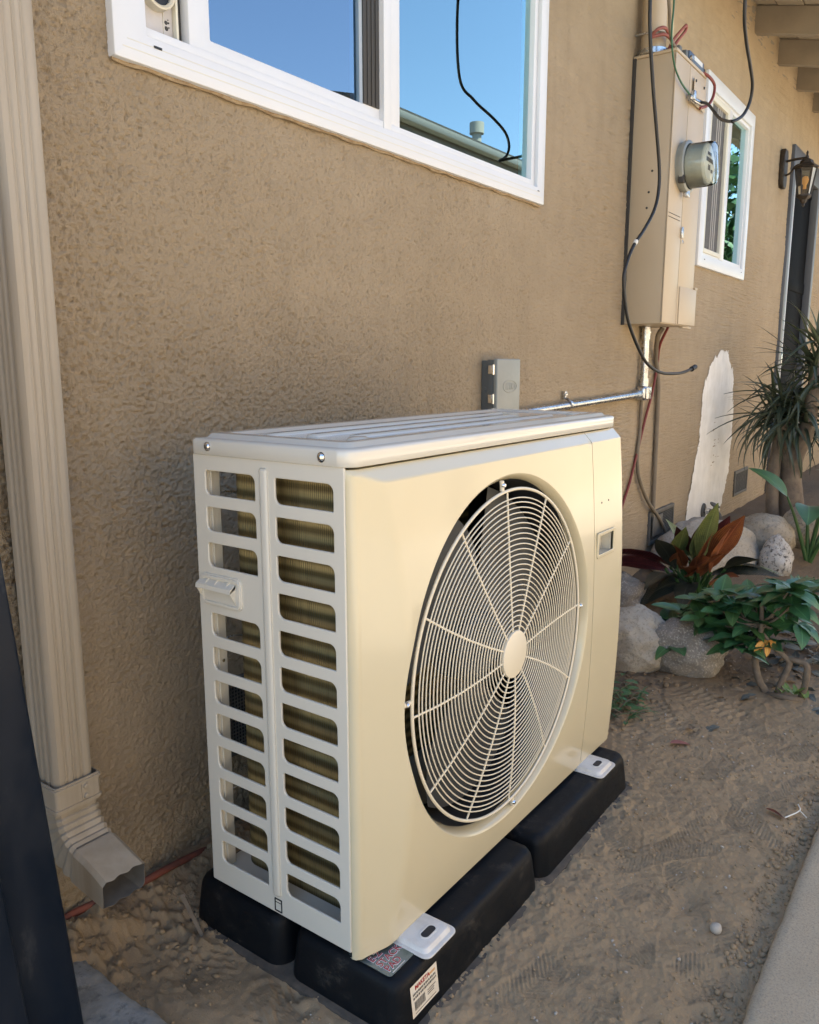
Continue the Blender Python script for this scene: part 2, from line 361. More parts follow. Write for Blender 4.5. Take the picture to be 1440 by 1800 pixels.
def vnoise(x, y, s=0):
    ix = np.floor(x); iy = np.floor(y); fx = x-ix; fy = y-iy; fx = fx*fx*(3-2*fx); fy = fy*fy*(3-2*fy); ix = ix.astype(np.int64); iy = iy.astype(np.int64)
    a = _hash(ix, iy, s); b = _hash(ix+1, iy, s); c = _hash(ix, iy+1, s); d = _hash(ix+1, iy+1, s)
    return (a*(1-fx)+b*fx)*(1-fy)+(c*(1-fx)+d*fx)*fy - .5
def fbm(x, y, sc, octv=4, s=0, gain=.5):
    o = 0; a = 1
    for k in range(octv): o = o + a*vnoise(x*sc*2**k + 17.3*k, y*sc*2**k - 9.1*k, s+k); a *= gain
    return o
def SS(t): t = np.clip(t, 0, 1); return t*t*(3-2*t)
# ================================================================== GROUND
WY = 0.56                                     # outer face of the stucco wall
def ground_base(x, y):
    return -.115+.11*SS((x-1.9)/1.6)*SS((y+.25)/.5)+.03*SS((y-.38)/.15)*(1-SS((x-.1)/.3)) - .012*SS((-.44-y)/.07)
def axis(lo, fine_hi, hi, step, growth):
    a = list(np.arange(lo, fine_hi, step)); s = step
    while a[-1] < hi: s = min(s*growth, .06); a.append(a[-1]+s)
    return np.array(a)
gx = axis(-.42, 1.62, 9.0, .0031, 1.013); gy = np.concatenate([np.arange(-.60, .0, .0031), np.arange(.0, .64, .006)])
GX, GY = np.meshgrid(gx, gy)
Z = ground_base(GX, GY)
lumpy = SS((GY-.20)/.2)*(1-SS((GX-.15)/.35)) + .55*SS((GX-1.05)/.3)*SS((GY+.02)/.1)*(1-SS((GX-1.9)/.4))
Z += .010*fbm(GX, GY, 3, 3, 1) + .0050*fbm(GX, GY, 14, 4, 5) + .0032*fbm(GX, GY, 60, 3, 9, .6) + .0016*fbm(GX, GY, 230, 1, 15)
Z += lumpy*(.026*np.maximum(fbm(GX, GY, 17, 5, 21, .66), -.12) + .012*np.maximum(fbm(GX, GY, 75, 3, 27, .65), -.1))
# crumbly band beside the walkway and along the pads
edge = np.exp(-((GY+.485)/.035)**2) + .8*np.exp(-((GY+.135)/.03)**2)*(GX > .0)*(GX < 1.15)
Z += edge*(.012*np.maximum(fbm(GX, GY, 45, 3, 33), -.05))
def footprint(cx, cy, ang, ln=.27, w=.10, depth=.008, per=.0095, kind=0):
    global Z
    c, s = math.cos(ang), math.sin(ang); U = (GX-cx)*c+(GY-cy)*s; W = -(GX-cx)*s+(GY-cy)*c
    half = w/2*(.86-.20*np.cos(U/ln*math.pi*2*.9+.6)); r = (U/(ln/2))**4*.9 + (W/half)**4
    inside = 1-SS((r-.75)/.45); rim = np.exp(-((np.sqrt(r)-1.12)/.14)**2)
    fade = SS((fbm(GX, GY, 11, 3, int(cx*97) & 255)+.30)/.5)
    tread = np.sin((U+np.abs(W)*1.0*(1 if kind == 0 else -1))*2*math.pi/per) if kind != 2 else np.sin(U*2*math.pi/per)*np.where(np.abs(W) < w*.1, .2, 1)
    Z += -depth*inside*.55*fade + depth*.13*rim*fade + inside*fade*depth*.44*tread
for a in [(.62, -.36, .35), (.86, -.30, -.25), (.98, -.22, .5), (.75, -.26, -.6), (.50, -.30, .2), (1.05, -.36, .15), (1.22, -.26, -.1), (1.38, -.34, .3), (.36, -.40, -.5), (.52, -.47, .1),
          (1.16, -.44, -.35), (1.55, -.26, .25), (.22, -.34, .7), (.68, -.20, .45), (.25, -.47, -.3), (1.48, -.42, -.2), (.93, -.42, .8), (.28, -.22, -.2), (1.33, -.16, .6), (1.70, -.40, .1)]:
    footprint(*a, kind=random.choice((0, 0, 1)), depth=random.uniform(.0028, .0048), per=random.uniform(.0095, .0125), ln=random.uniform(.24, .29))
for a in [(1.28, .02, .95), (1.42, -.03, 1.0), (1.16, -.03, .2), (1.55, .05, .5), (1.60, -.12, 1.1), (2.0, -.36, .4), (2.15, -.42, .5)]:
    footprint(*a, kind=2, depth=.0065, per=.026, ln=.26, w=.12)
for a in [(-.10, .20, 1.2), (.0, .14, .9), (-.15, .10, .3)]: footprint(*a, kind=1, depth=.006)
# scooped hollow and drag marks
Z -= .016*np.exp(-(((GX-.62)/.05)**2+((GY+.355)/.03)**2)) + .012*np.exp(-(((GX-.33)/.10)**2+((GY+.46)/.035)**2))
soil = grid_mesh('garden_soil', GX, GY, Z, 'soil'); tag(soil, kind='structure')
def gz(x, y): return float(ground_base(np.array(x), np.array(y)))
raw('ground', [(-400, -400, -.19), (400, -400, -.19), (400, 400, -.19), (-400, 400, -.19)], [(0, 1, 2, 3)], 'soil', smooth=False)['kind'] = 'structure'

# walkway: exposed aggregate concrete with a worn edge
ex = np.concatenate([np.arange(-1.2, 2.5, .012), np.linspace(2.5, 14, 160)])
prof = [(-.522, -.16), (-.522, -.118), (-.5255, -.1075), (-.533, -.1025), (-.545, -.1005), (-.70, -.100), (-1.35, -.101), (-1.36, -.19)]
WX = np.repeat(ex[None, :], len(prof), 0); WYY = np.array([p[0] for p in prof])[:, None]+np.zeros_like(WX); WZ = np.array([p[1] for p in prof])[:, None]+np.zeros_like(WX)
wob = .004*fbm(WX, WX*0, 6, 3, 3)+.0022*fbm(WX, WX*0, 45, 2, 8); msk = np.array([1, 1, 1, 1, .8, 0, 0, 0])[:, None]; WYY = WYY+wob*msk
grid_mesh('walkway', WX, WYY, WZ, 'concrete')['kind'] = 'structure'
raw('bounce_paving', [(-8, -3.8, -.150), (16, -3.8, -.150), (16, -1.37, -.150), (-8, -1.37, -.150)], [(0, 1, 2, 3)], 'bounce_paving', smooth=False)['kind'] = 'structure'  # unseen pale paving, added to bounce sunlight onto the unit front
# old slab at the left, edge along the depth direction
sy = np.arange(-.6, .57, .008); prof = [(-.192, -.16), (-.196, -.112), (-.204, -.099), (-.222, -.094), (-.40, -.093), (-1.6, -.093)]
SX = np.array([p[0] for p in prof])[:, None]+np.zeros((len(prof), len(sy))); SZ = np.array([p[1] for p in prof])[:, None]+np.zeros_like(SX); SYY = np.repeat(sy[None, :], len(prof), 0)
SX = SX + (.012*fbm(SYY, SYY*0+3, 9, 3, 41)+.006*fbm(SYY, SYY*0, 50, 2, 43))*np.array([1, 1, 1, .9, 0, 0])[:, None]
SZ = SZ + .003*fbm(SX, SYY, 25, 3, 47)*np.array([0, .4, 1, 1, 1, 0])[:, None]
grid_mesh('concrete_slab', SX[::-1], SYY[::-1], SZ[::-1], 'old_concrete')['kind'] = 'structure'

# ================================================================== HOUSE
house = thing('house', 'tan stucco house wall with white windows and open rafter eave', 'house', (0, WY, -.12))
OPEN = [(.075, 1.64, 1.49, 2.42), (3.43, 4.285, 1.47, 2.31), (5.43, 6.45, -.06, 2.43)]
def snap_axis(a, vals):
    a = a.copy()
    for v in vals: a[np.argmin(abs(a-v))] = v
    return a
wx = snap_axis(axis(-.34, 1.50, 10.5, .0027, 1.015), [v for o in OPEN for v in o[:2]])
wz_ = [-.20]
while wz_[-1] < 1.52: wz_.append(wz_[-1]+.0027)
s_ = .0027
while wz_[-1] < 3.0: s_ = min(s_*1.006, .012); wz_.append(wz_[-1]+s_)
wz_ = snap_axis(np.array(wz_), [v for o in OPEN for v in o[2:]])
WXg, WZg = np.meshgrid(wx, wz_)
# dash coat: small rounded grains standing proud, smoother trowelled patches between
t1 = fbm(WXg, WZg, 215, 1, 61, .5); t2 = fbm(WXg+3.3, WZg-1.7, 95, 2, 67, .5); patch = SS((fbm(WXg, WZg, 2.6, 3, 71)+.20)/.5)
hgt = .0060*t1*(.45+.70*patch) - .014*np.maximum(-t1-.22, 0) + .0010*t2*(.3+.7*patch) - .006*np.maximum(-t2-.26, 0)*(1.2-patch)
hgt += .006*fbm(WXg, WZg, 3.5, 2, 73)
low = SS((.16-WZg)/.2); hgt += low*.003*fbm(WXg, WZg, 22, 4, 79)
cxm = (wx[:-1]+wx[1:])/2; czm = (wz_[:-1]+wz_[1:])/2; CX, CZ = np.meshgrid(cxm, czm); mk = np.ones(CX.shape, bool)
for (a, b, c, d) in OPEN: mk &= ~((CX > a) & (CX < b) & (CZ > c) & (CZ < d))
grid_mesh('wall', WXg, WY-hgt, WZg, 'stucco', house, mk)
bm = bmesh.new()                                            # reveals of the openings and the wall core behind the face
for (a, b, c, d) in OPEN:
    add_box(bm, (a-.03, WY+.012, c-.03), (a, WY+.2, d+.03)); add_box(bm, (b, WY+.012, c-.03), (b+.03, WY+.2, d+.03))
    add_box(bm, (a, WY+.012, c-.03), (b, WY+.2, c)); add_box(bm, (a, WY+.012, d), (b, WY+.2, d+.03))
bm_obj('reveal', bm, 'stucco', house, False)
box('wall_return', (-.95, WY+.004, -.2), (-.342, WY+.02, 2.95), 'stucco', house, 0); box('end_wall', (-.95, WY+.021, -.2), (-.89, 8.5, 2.95), 'stucco', house, 0); box('end_wall', (10.4, WY+.02, -.2), (10.46, 8.5, 2.95), 'stucco', house, 0)
box('rear_wall', (-.95, 8.5, -.2), (10.46, 8.56, 2.95), 'stucco', house, 0)
# dark rooms behind the openings
for (a, b, c, d) in OPEN:
    x0, x1, z0, z1 = a-.25, b+.25, c-.3, d+.2; V = [(x, y, z) for x in (x0, x1) for y in (WY+.205, WY+1.5) for z in (z0, z1)]
    raw('room', V, [(2, 3, 7, 6), (0, 1, 3, 2), (4, 6, 7, 5), (0, 2, 6, 4), (1, 5, 7, 3)], 'room_dark', house, False)
# roof with open eave
SL = .237
def zr(y): return 2.77 - SL*(WY-y)
for k in range(-10, 9):
    x = 4.237+.58*k
    if x < -1.2 or x > 10.4: continue
    y0, y1 = WY+.6, WY-.54
    V = [];
    for xx in (x, x+.05):
        V += [(xx, y0, zr(y0)), (xx, y1, zr(y1)+.035), (xx, y1, zr(y1)+.14), (xx, y0, zr(y0)+.14), (xx, y1+.05, zr(y1+.05))]
    F = [(0, 3, 2, 1, 4), (5, 9, 6, 7, 8), (0, 4, 9, 5), (4, 1, 6, 9), (1, 2, 7, 6), (2, 3, 8, 7), (3, 0, 5, 8)]
    raw('rafter', V, F, 'timber_paint', house, False)
yb = WY+.45; i = 0
while yb > WY-.54:
    y0, y1 = yb, yb-.14; dz = .004*((i % 3)-1); V = [(x, y, zr(y)+.143+h+abs(dz)) for x in (-1.2, 10.6) for y in (y0-.003, y1+.003) for h in (0, .018)]
    raw('soffit_board', V, [(0, 4, 6, 2), (1, 3, 7, 5), (0, 2, 3, 1), (4, 5, 7, 6), (0, 1, 5, 4), (2, 6, 7, 3)], 'soffit_paint', house, False); yb -= .14; i += 1
yE, yR = WY-.60, 4.6
V = [(x, y, zr(y)+.172+h) for x in (-1.3, 10.7) for y in (yE, yR) for h in (0, .03)] + [(x, 8.9, zr(yE)+.172+h) for x in (-1.3, 10.7) for h in (0, .03)]
raw('roof', V, [(0, 4, 6, 2), (1, 3, 7, 5), (0, 1, 5, 4), (0, 2, 3, 1), (4, 5, 7, 6), (2, 6, 10, 8), (3, 9, 11, 7), (8, 10, 11, 9), (2, 8, 9, 3), (6, 7, 11, 10)], 'roof_shingle', house, False)
for k in range(-10, 9):                                     # blocking between rafters, above the wall top
    x = 4.237+.58*k
    if -1.2 < x < 9.9: box('blocking', (x+.052, WY+.003, 2.71), (x+.578, WY+.04, zr(WY)+.142), 'timber_paint', house, 0)

def window_frame(win, x0, x1, z0, z1, w, yo, yi, mat='vinyl', bev=.003):
    """ring of four mitred rails"""
    V = []
    for (a, b, c, d, y) in ((x0, x1, z0, z1, yi), (x0, x1, z0, z1, yo), (x0+w[0], x1-w[1], z0+w[2], z1-w[3], yo), (x0+w[0], x1-w[1], z0+w[2], z1-w[3], yi)):
        V += [(a, y, c), (b, y, c), (b, y, d), (a, y, d)]
    bm = bmesh.new(); vv = [bm.verts.new(v) for v in V]
    for r in range(4):
        q = (r+1) % 4
        for k in range(4):
            k2 = (k+1) % 4; bm.faces.new((vv[r*4+k], vv[r*4+k2], vv[q*4+k2], vv[q*4+k]))
    bmesh.ops.recalc_face_normals(bm, faces=bm.faces)
    bmesh.ops.bevel(bm, geom=[e for e in bm.edges], offset=bev, segments=2, affect='EDGES', profile=.5)
    return bm_obj('frame', bm, mat, win)
def pane(win, x0, x1, z0, z1, y, mat='window_glass'):
    o = box('pane', (x0, y, z0), (x1, y+.005, z1), mat, win, 0); return o
def subempty(name, parent, loc, label=None):
    o = bpy.data.objects.new(name, None); COL.objects.link(o); o.parent = parent; o.matrix_parent_inverse = Matrix.Identity(4); o.location = Vector(loc)-wloc(parent); o.empty_display_size = .05
    if label: o['label'] = label
    return o
# ---- large slider above the heat pump
win = subempty('window', house, (.86, WY, 1.46), 'wide white vinyl slider above the heat pump, vent panel at its left')
window_frame(win, .043, 1.674, 1.46, 2.45, (.069, .050, .050, .05), WY-.018, WY+.05)
window_frame(win, .114, 1.622, 1.512, 2.40, (.006, .022, .018, .02), WY-.006, WY+.06, bev=.002)
box('drip_groove', (.06, WY-.0185, 1.4795), (1.655, WY-.0165, 1.4810), 'vinyl_old', win, 0); box('drip_groove', (.07, WY-.0185, 1.4940), (1.645, WY-.0165, 1.4950), 'vinyl_old', win, 0)
box('weep_slot', (.125, WY-.0195, 1.494), (.142, WY-.0165, 1.498), 'black_rubber', win, 0); box('weep_slot', (1.625, WY-.0195, 1.497), (1.636, WY-.0165, 1.4995), 'black_rubber', win, 0)
box('vent_panel', (.112, WY+.028, 1.50), (.206, WY+.034, 2.40), 'vent_panel', win, .001)
box('seam', (.184, WY+.0265, 1.51), (.1848, WY+.0285, 2.39), 'vinyl_old', win, 0)
lathe('vent_collar', [(.026, .02), (.026, -.016), (.030, -.019), (.0335, -.018), (.0345, -.012), (.0345, .02)], (.168, WY+.028, 1.612), (0, 1, 0), 'cream_plastic', win, 40)
lathe('vent_mouth', [(0, .004), (.0265, .004)], (.168, WY+.022, 1.612), (0, -1, 0), 'dark_plastic', win, 32)
for (a, b, r) in ((.191, 1.566, .004), (.1915, 1.556, .0045), (.1965, 1.567, .002), (.197, 1.559, .0015), (.1955, 1.572, .0012)):
    lathe('paint_chip', [(0, -.0006), (r*.8, -.0006), (r, .001)], (a, WY+.0275, b), (0, 1, .1), 'charcoal_strip', win, 9)
box('weather_strip', (.207, WY+.018, 1.50), (.2125, WY+.045, 2.40), 'vinyl_old', win, .001); box('weather_strip', (.2128, WY+.026, 1.50), (.229, WY+.05, 2.40), 'charcoal_strip', win, .001)
sash = window_frame(win, .224, .812, 1.5195, 2.395, (.052, .066, .036, .04), WY+.003, WY+.032, bev=.003); sash.name = 'sash'
tube('caulk', [(.045+k*.0326, WY-.004+.0025*math.sin(k*2.3), 1.4585-.0015*math.sin(k*1.7)) for k in range(51)], .0045, 'caulk', win, 6, 3, radii=[.003+.0022*abs(math.sin(k*3.7)) for k in range(51)])
pane(win, .274, .75, 1.55, 2.36, WY+.015)
box('shaded_stile', (.744, WY-.0005, 1.556), (.8055, WY+.004, 2.36), 'charcoal_strip', win, .001)  # interior stile whose shadow is painted in as a charcoal strip
for k in range(3): box('shaded_stile_rib', (.757+k*.016, WY-.003, 1.556), (.760+k*.016, WY+.0, 2.36), 'charcoal_strip', win, .0005)
box('mullion', (.812, WY-.010, 1.512), (.842, WY+.05, 2.41), 'vinyl', win, .002); box('mullion', (.8425, WY-.002, 1.512), (.888, WY+.05, 2.41), 'vinyl', win, .003)
pane(win, .884, 1.606, 1.528, 2.39, WY+.012, 'window_glass_fixed')
for (a, b, y, m) in ((.90, .925, .06, 'curtain'), (.935, .985, .05, 'curtain'), (.99, 1.0, .045, 'vinyl'), (1.30, 1.50, .09, 'curtain'), (1.47, 1.56, .075, 'curtain')):
    box('curtain_fold', (a, WY+y, 1.50), (b, WY+y+.012, 2.38), m, win, .005)
# ---- small slider beyond the meter
win2 = subempty('window', house, (3.86, WY, 1.43), 'small white slider beyond the electric panel')
window_frame(win2, 3.394, 4.322, 1.433, 2.35, (.078, .062, .060, .07), WY-.018, WY+.05)
window_frame(win2, 3.47, 4.262, 1.4915, 2.282, (.028, .02, .022, .02), WY-.006, WY+.06, bev=.002)
window_frame(win2, 3.49, 3.82, 1.508, 2.27, (.018, .03, .022, .03), WY-.012, WY+.02, 'vinyl_old', .002)
box('mullion', (3.80, WY-.009, 1.50), (3.885, WY+.05, 2.275), 'vinyl', win2, .003)
box('insect_screen', (3.505, WY+.004, 1.525), (3.795, WY+.006, 2.245), 'screen_mesh', win2, 0)
for k in range(3): box('screen_fold', (3.64+k*.035, WY+.0015, 1.525), (3.652+k*.035, WY+.004, 2.245), 'curtain', win2, 0)
pane(win2, 3.886, 4.243, 1.512, 2.265, WY+.012, 'window_glass_fixed')
box('weep_slot', (3.50, WY-.0195, 1.47), (3.512, WY-.0165, 1.474), 'black_rubber', win2, 0); box('weep_slot', (4.24, WY-.0195, 1.47), (4.252, WY-.0165, 1.474), 'black_rubber', win2, 0)
# ---- dark door at the far end
door = subempty('door', house, (5.94, WY, -.06), 'dark grey framed door at the far end of the wall')
window_frame(door, 5.43, 6.45, -.06, 2.43, (.075, .075, .05, .14), WY-.02, WY+.08, 'door_grey', .003)
box('jamb', (5.506, WY-.004, .0), (5.575, WY+.10, 2.285), 'door_jamb', door, .002); box('strip', (5.566, WY-.012, .0), (5.578, WY-.0045, 2.285), 'vinyl', door, .001)
box('door_leaf', (5.58, WY+.03, .0), (6.372, WY+.07, 2.285), 'door_dark', door, .003)
for k in range(4): box('leaf_rail', (5.60, WY+.022, .05+k*.72), (6.36, WY+.031, .13+k*.72), 'door_dark', door, .003)
box('hinge', (5.55, WY-.016, .93), (5.575, WY-.0125, 1.03), 'galvanised', door, .001)
# ---- plaster repair patch
op = [(3.968, 1.014), (4.06, 1.016), (4.16, 1.0), (4.225, .96), (4.30, .87), (4.337, .76), (4.362, .62), (4.372, .5), (4.375, .376), (4.345, .28), (4.302, .19), (4.22, .06), (4.15, -.06), (3.50, -.06), (3.515, .05), (3.535, .16), (3.56, .25), (3.58, .33), (3.63, .42), (3.657, .50), (3.68, .60), (3.69, .70), (3.70, .78), (3.72, .87), (3.78, .94), (3.86, .99)]
pxs = np.arange(3.36, 4.50, .0075); pzs = np.arange(-.12, 1.10, .0075); PX, PZ = np.meshgrid(pxs, pzs); sd = np.full(PX.shape, 9.0); ins = np.zeros(PX.shape, bool)
for (ax, az), (bx, bz) in zip(op, op[1:]+op[:1]):
    t = np.clip(((PX-ax)*(bx-ax)+(PZ-az)*(bz-az))/((bx-ax)**2+(bz-az)**2), 0, 1); sd = np.minimum(sd, np.hypot(PX-ax-t*(bx-ax), PZ-az-t*(bz-az)))
    if bz != az: ins ^= ((az > PZ) != (bz > PZ)) & (PX < (bx-ax)*(PZ-az)/(bz-az)+ax)
sd = np.where(ins, sd, -sd); rag = sd + .038*fbm(PX, PZ*.55, 14, 4, 131, .6) + .020*fbm(PX, PZ, 75, 2, 137)*np.exp(-(sd/.07)**2)
keep = (rag[:-1, :-1] > .004) & (rag[1:, 1:] > .004)
thick = .0016*SS((rag-.0)/.05)+.0012*fbm(PX, PZ*.2, 40, 3, 139)
grid_mesh('plaster_patch', PX, WY-.0028-thick, PZ, 'plaster', house, keep)['label'] = 'unpainted pale plaster repair with ragged edges and arched top'
# ================================================================== NEIGHBOUR HOUSE (stands across the yard, seen mirrored in the glass)
nb = thing('neighbour_house', 'neighbouring house roof edge mirrored in the large window', 'house', (4, -3.6, -.12))
box('wall', (5.9, -3.75, -.19), (11.5, -3.55, 3.38), 'neighbour_wall', nb, 0)
V = [(x, y, z) for x in (5.3, 12) for (y, z) in ((-3.0, 3.33), (-3.0, 3.36), (-8, 4.68), (-8, 4.65))]
raw('roof', V, [(0, 4, 5, 1), (1, 5, 6, 2), (2, 6, 7, 3), (3, 7, 4, 0), (0, 1, 2, 3), (4, 7, 6, 5)], 'roof_shingle', nb, False)
box('soffit', (5.35, -3.55, 3.22), (11.9, -3.06, 3.24), 'soffit_dark', nb, 0); box('fascia', (5.35, -3.06, 3.19), (11.9, -3.03, 3.329), 'timber_paint', nb, 0)
box('gutter', (5.32, -3.029, 3.24), (11.95, -2.93, 3.31), 'gutter_white', nb, .012)
lathe('vent_pipe', [(.055, -.4), (.055, .14), (.085, .14), (.085, .26), (0, .27)], (7.70, -3.35, 3.46), (0, 0, 1), 'vent_cream', nb, 20)
gw = thing('bounce_wall', 'unseen tan block wall across the side yard, placed for warm bounce on the heat pump', 'wall', (0, -3.9, -.12)); box('blocks', (-4, -4.0, -.19), (5.8, -3.8, 2.3), 'neighbour_wall', gw, .005); box('cap', (-4, -4.03, 2.303), (5.8, -3.77, 2.36), 'concrete', gw, .005)  # out of view; length and distance set for its warm bounce
def leaf_quads(n, centre, rad, size, seed):
    r = np.random.default_rng(seed); V = []; F = []
    clumps = r.normal(size=(26, 3)); clumps = clumps/np.linalg.norm(clumps, axis=1)[:, None]*r.uniform(.35, 1.0, (26, 1))
    for k in range(n):
        c = clumps[r.integers(26)] + r.normal(size=3)*.20; p = np.array(centre)+c*np.array(rad); a = r.normal(size=3); a /= np.linalg.norm(a); b = np.cross(a, r.normal(size=3)); b /= np.linalg.norm(b); s = size*r.uniform(.6, 1.3)
        i = len(V); V += [p-a*s, p+b*s*.45, p+a*s, p-b*s*.45]; F.append((i, i+1, i+2, i+3))
    return V, F
def tree(loc, h, rad, label, seed, n=5200, size=.13):
    t = thing('tree', label, 'tree', loc, 'trees mirrored in the window panes'); x, y, z = loc
    pts = [(x, y, z), (x+.05, y-.03, z+h*.3), (x-.04, y+.05, z+h*.55), (x+.03, y, z+h*.85)]; tube('trunk', pts, .1, 'bark', t, 10, 5, radii=[.16, .12, .09, .03])
    r = random.Random(seed)
    for k in range(6):
        q = r.uniform(0, 6.28); z0 = z+h*r.uniform(.35, .6); tube('limb', [(x, y, z0), (x+math.cos(q)*rad[0]*.35, y+math.sin(q)*rad[1]*.35, z0+h*.12), (x+math.cos(q)*rad[0]*.75, y+math.sin(q)*rad[1]*.75, z0+h*.25)], .04, 'bark', t, 6, 4, radii=[.06, .04, .015])
    V, F = leaf_quads(n, (x, y, z+h*.68), rad, size, seed); tag(raw('crown', V, F, 'leaf_mid', t, False), kind='stuff')
tree((14.2, -2.35, -.15), 4.9, (1.15, 1.15, 2.0), 'green leafy tree mirrored in the small window', 3, 1700)
tree((19.5, -9.0, -.15), 6.9, (1.6, 1.6, 1.3), 'distant tree top mirrored in the right corner of the large window', 5, 2500, .16)
# ================================================================== EQUIPMENT PAD
pad = thing('equipment_pad', 'black plastic equipment pad of four raised blocks under the heat pump', 'pad', (.48, .14, -.125))
def loft(name, rings, mat, parent, ang=40, cap_bottom=False):
    V = []; F = []; n_ = len(rings[0])
    for R in rings: V += R
    for i in range(len(rings)-1):
        for k in range(n_): F.append((i*n_+k, i*n_+(k+1) % n_, (i+1)*n_+(k+1) % n_, (i+1)*n_+k))
    F.append(tuple((len(rings)-1)*n_+k for k in range(n_)))
    if cap_bottom: F.append(tuple(range(n_))[::-1])
    return raw(name, V, F, mat, parent, True, ang)
def padblock(x0, x1, y0, y1):
    rings = []
    for ins, z, r in ((0, -.135, .034), (.003, -.095, .032), (.009, -.046, .028), (.011, -.036, .027), (.0155, -.0275, .024), (.022, -.0235, .020), (.031, -.0222, .014)):
        rings.append([(a, b, z) for a, b in rrect(x0+ins, x1-ins, y0+ins, y1-ins, r, 6)])
    return loft('block', rings, 'pad', pad)
for x0, x1 in ((-.006, .478), (.484, .972)):
    for y0, y1 in ((-.104, .150), (.156, .402)): padblock(x0, x1, y0, y1)
rings = [[(a, b, z) for a, b in rrect(-.016-i, .982+i, -.116-i, .412+i, .03, 5)] for i, z in ((0, -.13), (0, -.113), (-.003, -.1105))]
loft('base_flange', rings, 'pad_dusty', pad)
for (x, y) in ((.93, -.02), (.945, .01), (.90, .005)): box('embossed_mark', (x, y, -.0224), (x+.012, y+.004, -.0205), 'pad', pad, .0008)
# sticker on the pad's top
stz = -.0215
me = shape2d(rrect(.012, .083, -.070, .02, .006), [], .0004); me.transform(Matrix.Translation((0, 0, stz+.0006))); st = link_mesh('round_sticker', me, 'sticker_silver', pad, False); st.name = 'sticker'
for s, (x, y), k in (('E-Z', (.020, -.0275), .0180), ('STACK', (.020, -.0450), .0185), ('PAD', (.020, -.0615), .0185)):
    for off, mt, dz in ((.0008, 'ink_white', .0011), (.0001, 'ink_red', .0016)):
        me = text_mesh(s, k, .0001, off); me.transform(Matrix.Translation((x, y, stz+dz))); link_mesh('lettering', me, mt, st, False)
box('print_line', (.022, -.0672, stz+.0011), (.055, -.0664, stz+.0014), 'ink_white', st, 0)
# price label on the front face of the near block
def lab(u, v, d): # u 0..1 along x, v 0..1 upwards, d mm in front of the face
    z = -.0935+v*.053; y = -.104+.003*min(1, (z+.135)/.04)+.006*max(0, (z+.095)/.049); return (.030+u*.074, y-d, z)
def labquad(name, u0, u1, v0, v1, d, mat, parent): return raw(name, [lab(u0, v0, d), lab(u1, v0, d), lab(u1, v1, d), lab(u0, v1, d)], [(0, 1, 2, 3)], mat, parent, False)
pl = labquad('price_label', 0, 1, 0, 1, .0008, 'label_white', pad)
rr_ = random.Random(4)
me = text_mesh('MAKETA', .0105, .00005, .0003); a0 = Vector(lab(.16, .80, .0012)); ax_ = Vector((1, 0, 0)); up_ = (Vector(lab(0, 1, 0))-Vector(lab(0, .7, 0))).normalized()
Mx = Matrix((ax_, up_, ax_.cross(up_))).transposed().to_4x4(); Mx.translation = a0; me.transform(Mx); link_mesh('lettering', me, 'ink_red', pl, False)
for v in (.66, .54):                                        # two lines of small print
    u = .07
    while u < .92:
        w = rr_.uniform(.02, .05); labquad('print', u, min(u+w, .94), v, v+.07, .0012, 'ink_black', pl); u += w+rr_.uniform(.010, .03)
u = .10
while u < .48: w = rr_.uniform(.006, .02); labquad('barcode_bar', u, u+w, .18, .46, .0012, 'ink_black', pl); u += w+rr_.uniform(.006, .016)
for v in (.40, .33, .26): labquad('print', .58, rr_.uniform(.78, .93), v, v+.025, .0012, 'ink_black', pl)
labquad('print', .10, .88, .08, .10, .0012, 'ink_black', pl); labquad('print', .68, .92, .80, .88, .0012, 'ink_orange', pl)

# ================================================================== HEAT PUMP
hp = thing('heat_pump', 'ivory outdoor heat pump with round fan grille on black pad', 'heat pump', (.48, .14, -.02))
W, H, D = .989, .787, .33
rowz = [.764-.0616*k for k in range(12)]
holes = []
for k, zt in enumerate(rowz):
    holes.append(rrect(.0190, .1425, zt-.0445, zt, (.004, .0135, .006, .0145)))
    if k != 3: holes.append(rrect(.1835, .3045, zt-.0445, zt, (.004, .0135, .006, .0145)))
me = shape2d(rrect(.0008, D, .0, H, .0015, 2), holes, .0006, .0018, 2)
me.transform(Matrix(((0, 0, 1, .0), (1, 0, 0, 0), (0, 1, 0, 0), (0, 0, 0, 1)))); link_mesh('side_panel', me, 'ivory_skylit', hp, True, 30)
rib = [[(.0005-h, .163+dy*s, z+dz*t) for (dy, z, t) in ()] for s in ()] if False else None
bm = bmesh.new(); add_box(bm, (-.0065, .1545, .033), (.001, .1725, .776), .0055, 4); bm_obj('pressed_rib', bm, 'ivory_skylit', hp)
box('inner_flange', (.003, .309, .0), (.034, .3285, H), 'ivory_skylit', hp, .001); box('inner_rib', (.012, .3055, .02), (.016, .3095, .77), 'ivory_skylit', hp, .001)
for z in (.70, .42, .14): lathe('screw', [(0, -.002), (.003, -.0015), (.0035, .001)], (.024, .3085, z), (0, 1, 0), 'chrome', hp, 12)
for z in (.716, .455, .165): tube('tie_wire', [(.03, .316, z), (.045, .310, z+.004), (.07, .304, z)], .0016, 'galvanised', hp, 6)
# tag plate pressed at the foot of the side panel
me = shape2d(rrect(.1535, .1705, .003, .027, .001), [rrect(.1549, .1691, .0045, .0255, .001)], .0006, .0004, 1); me.transform(Matrix(((0, 0, 1, -.0025), (1, 0, 0, 0), (0, 1, 0, 0), (0, 0, 0, 1)))); link_mesh('tag_frame', me, 'casing_dark', hp)
box('tag_line', (-.0032, .1549, .0195), (-.0022, .1691, .0205), 'casing_dark', hp, 0)
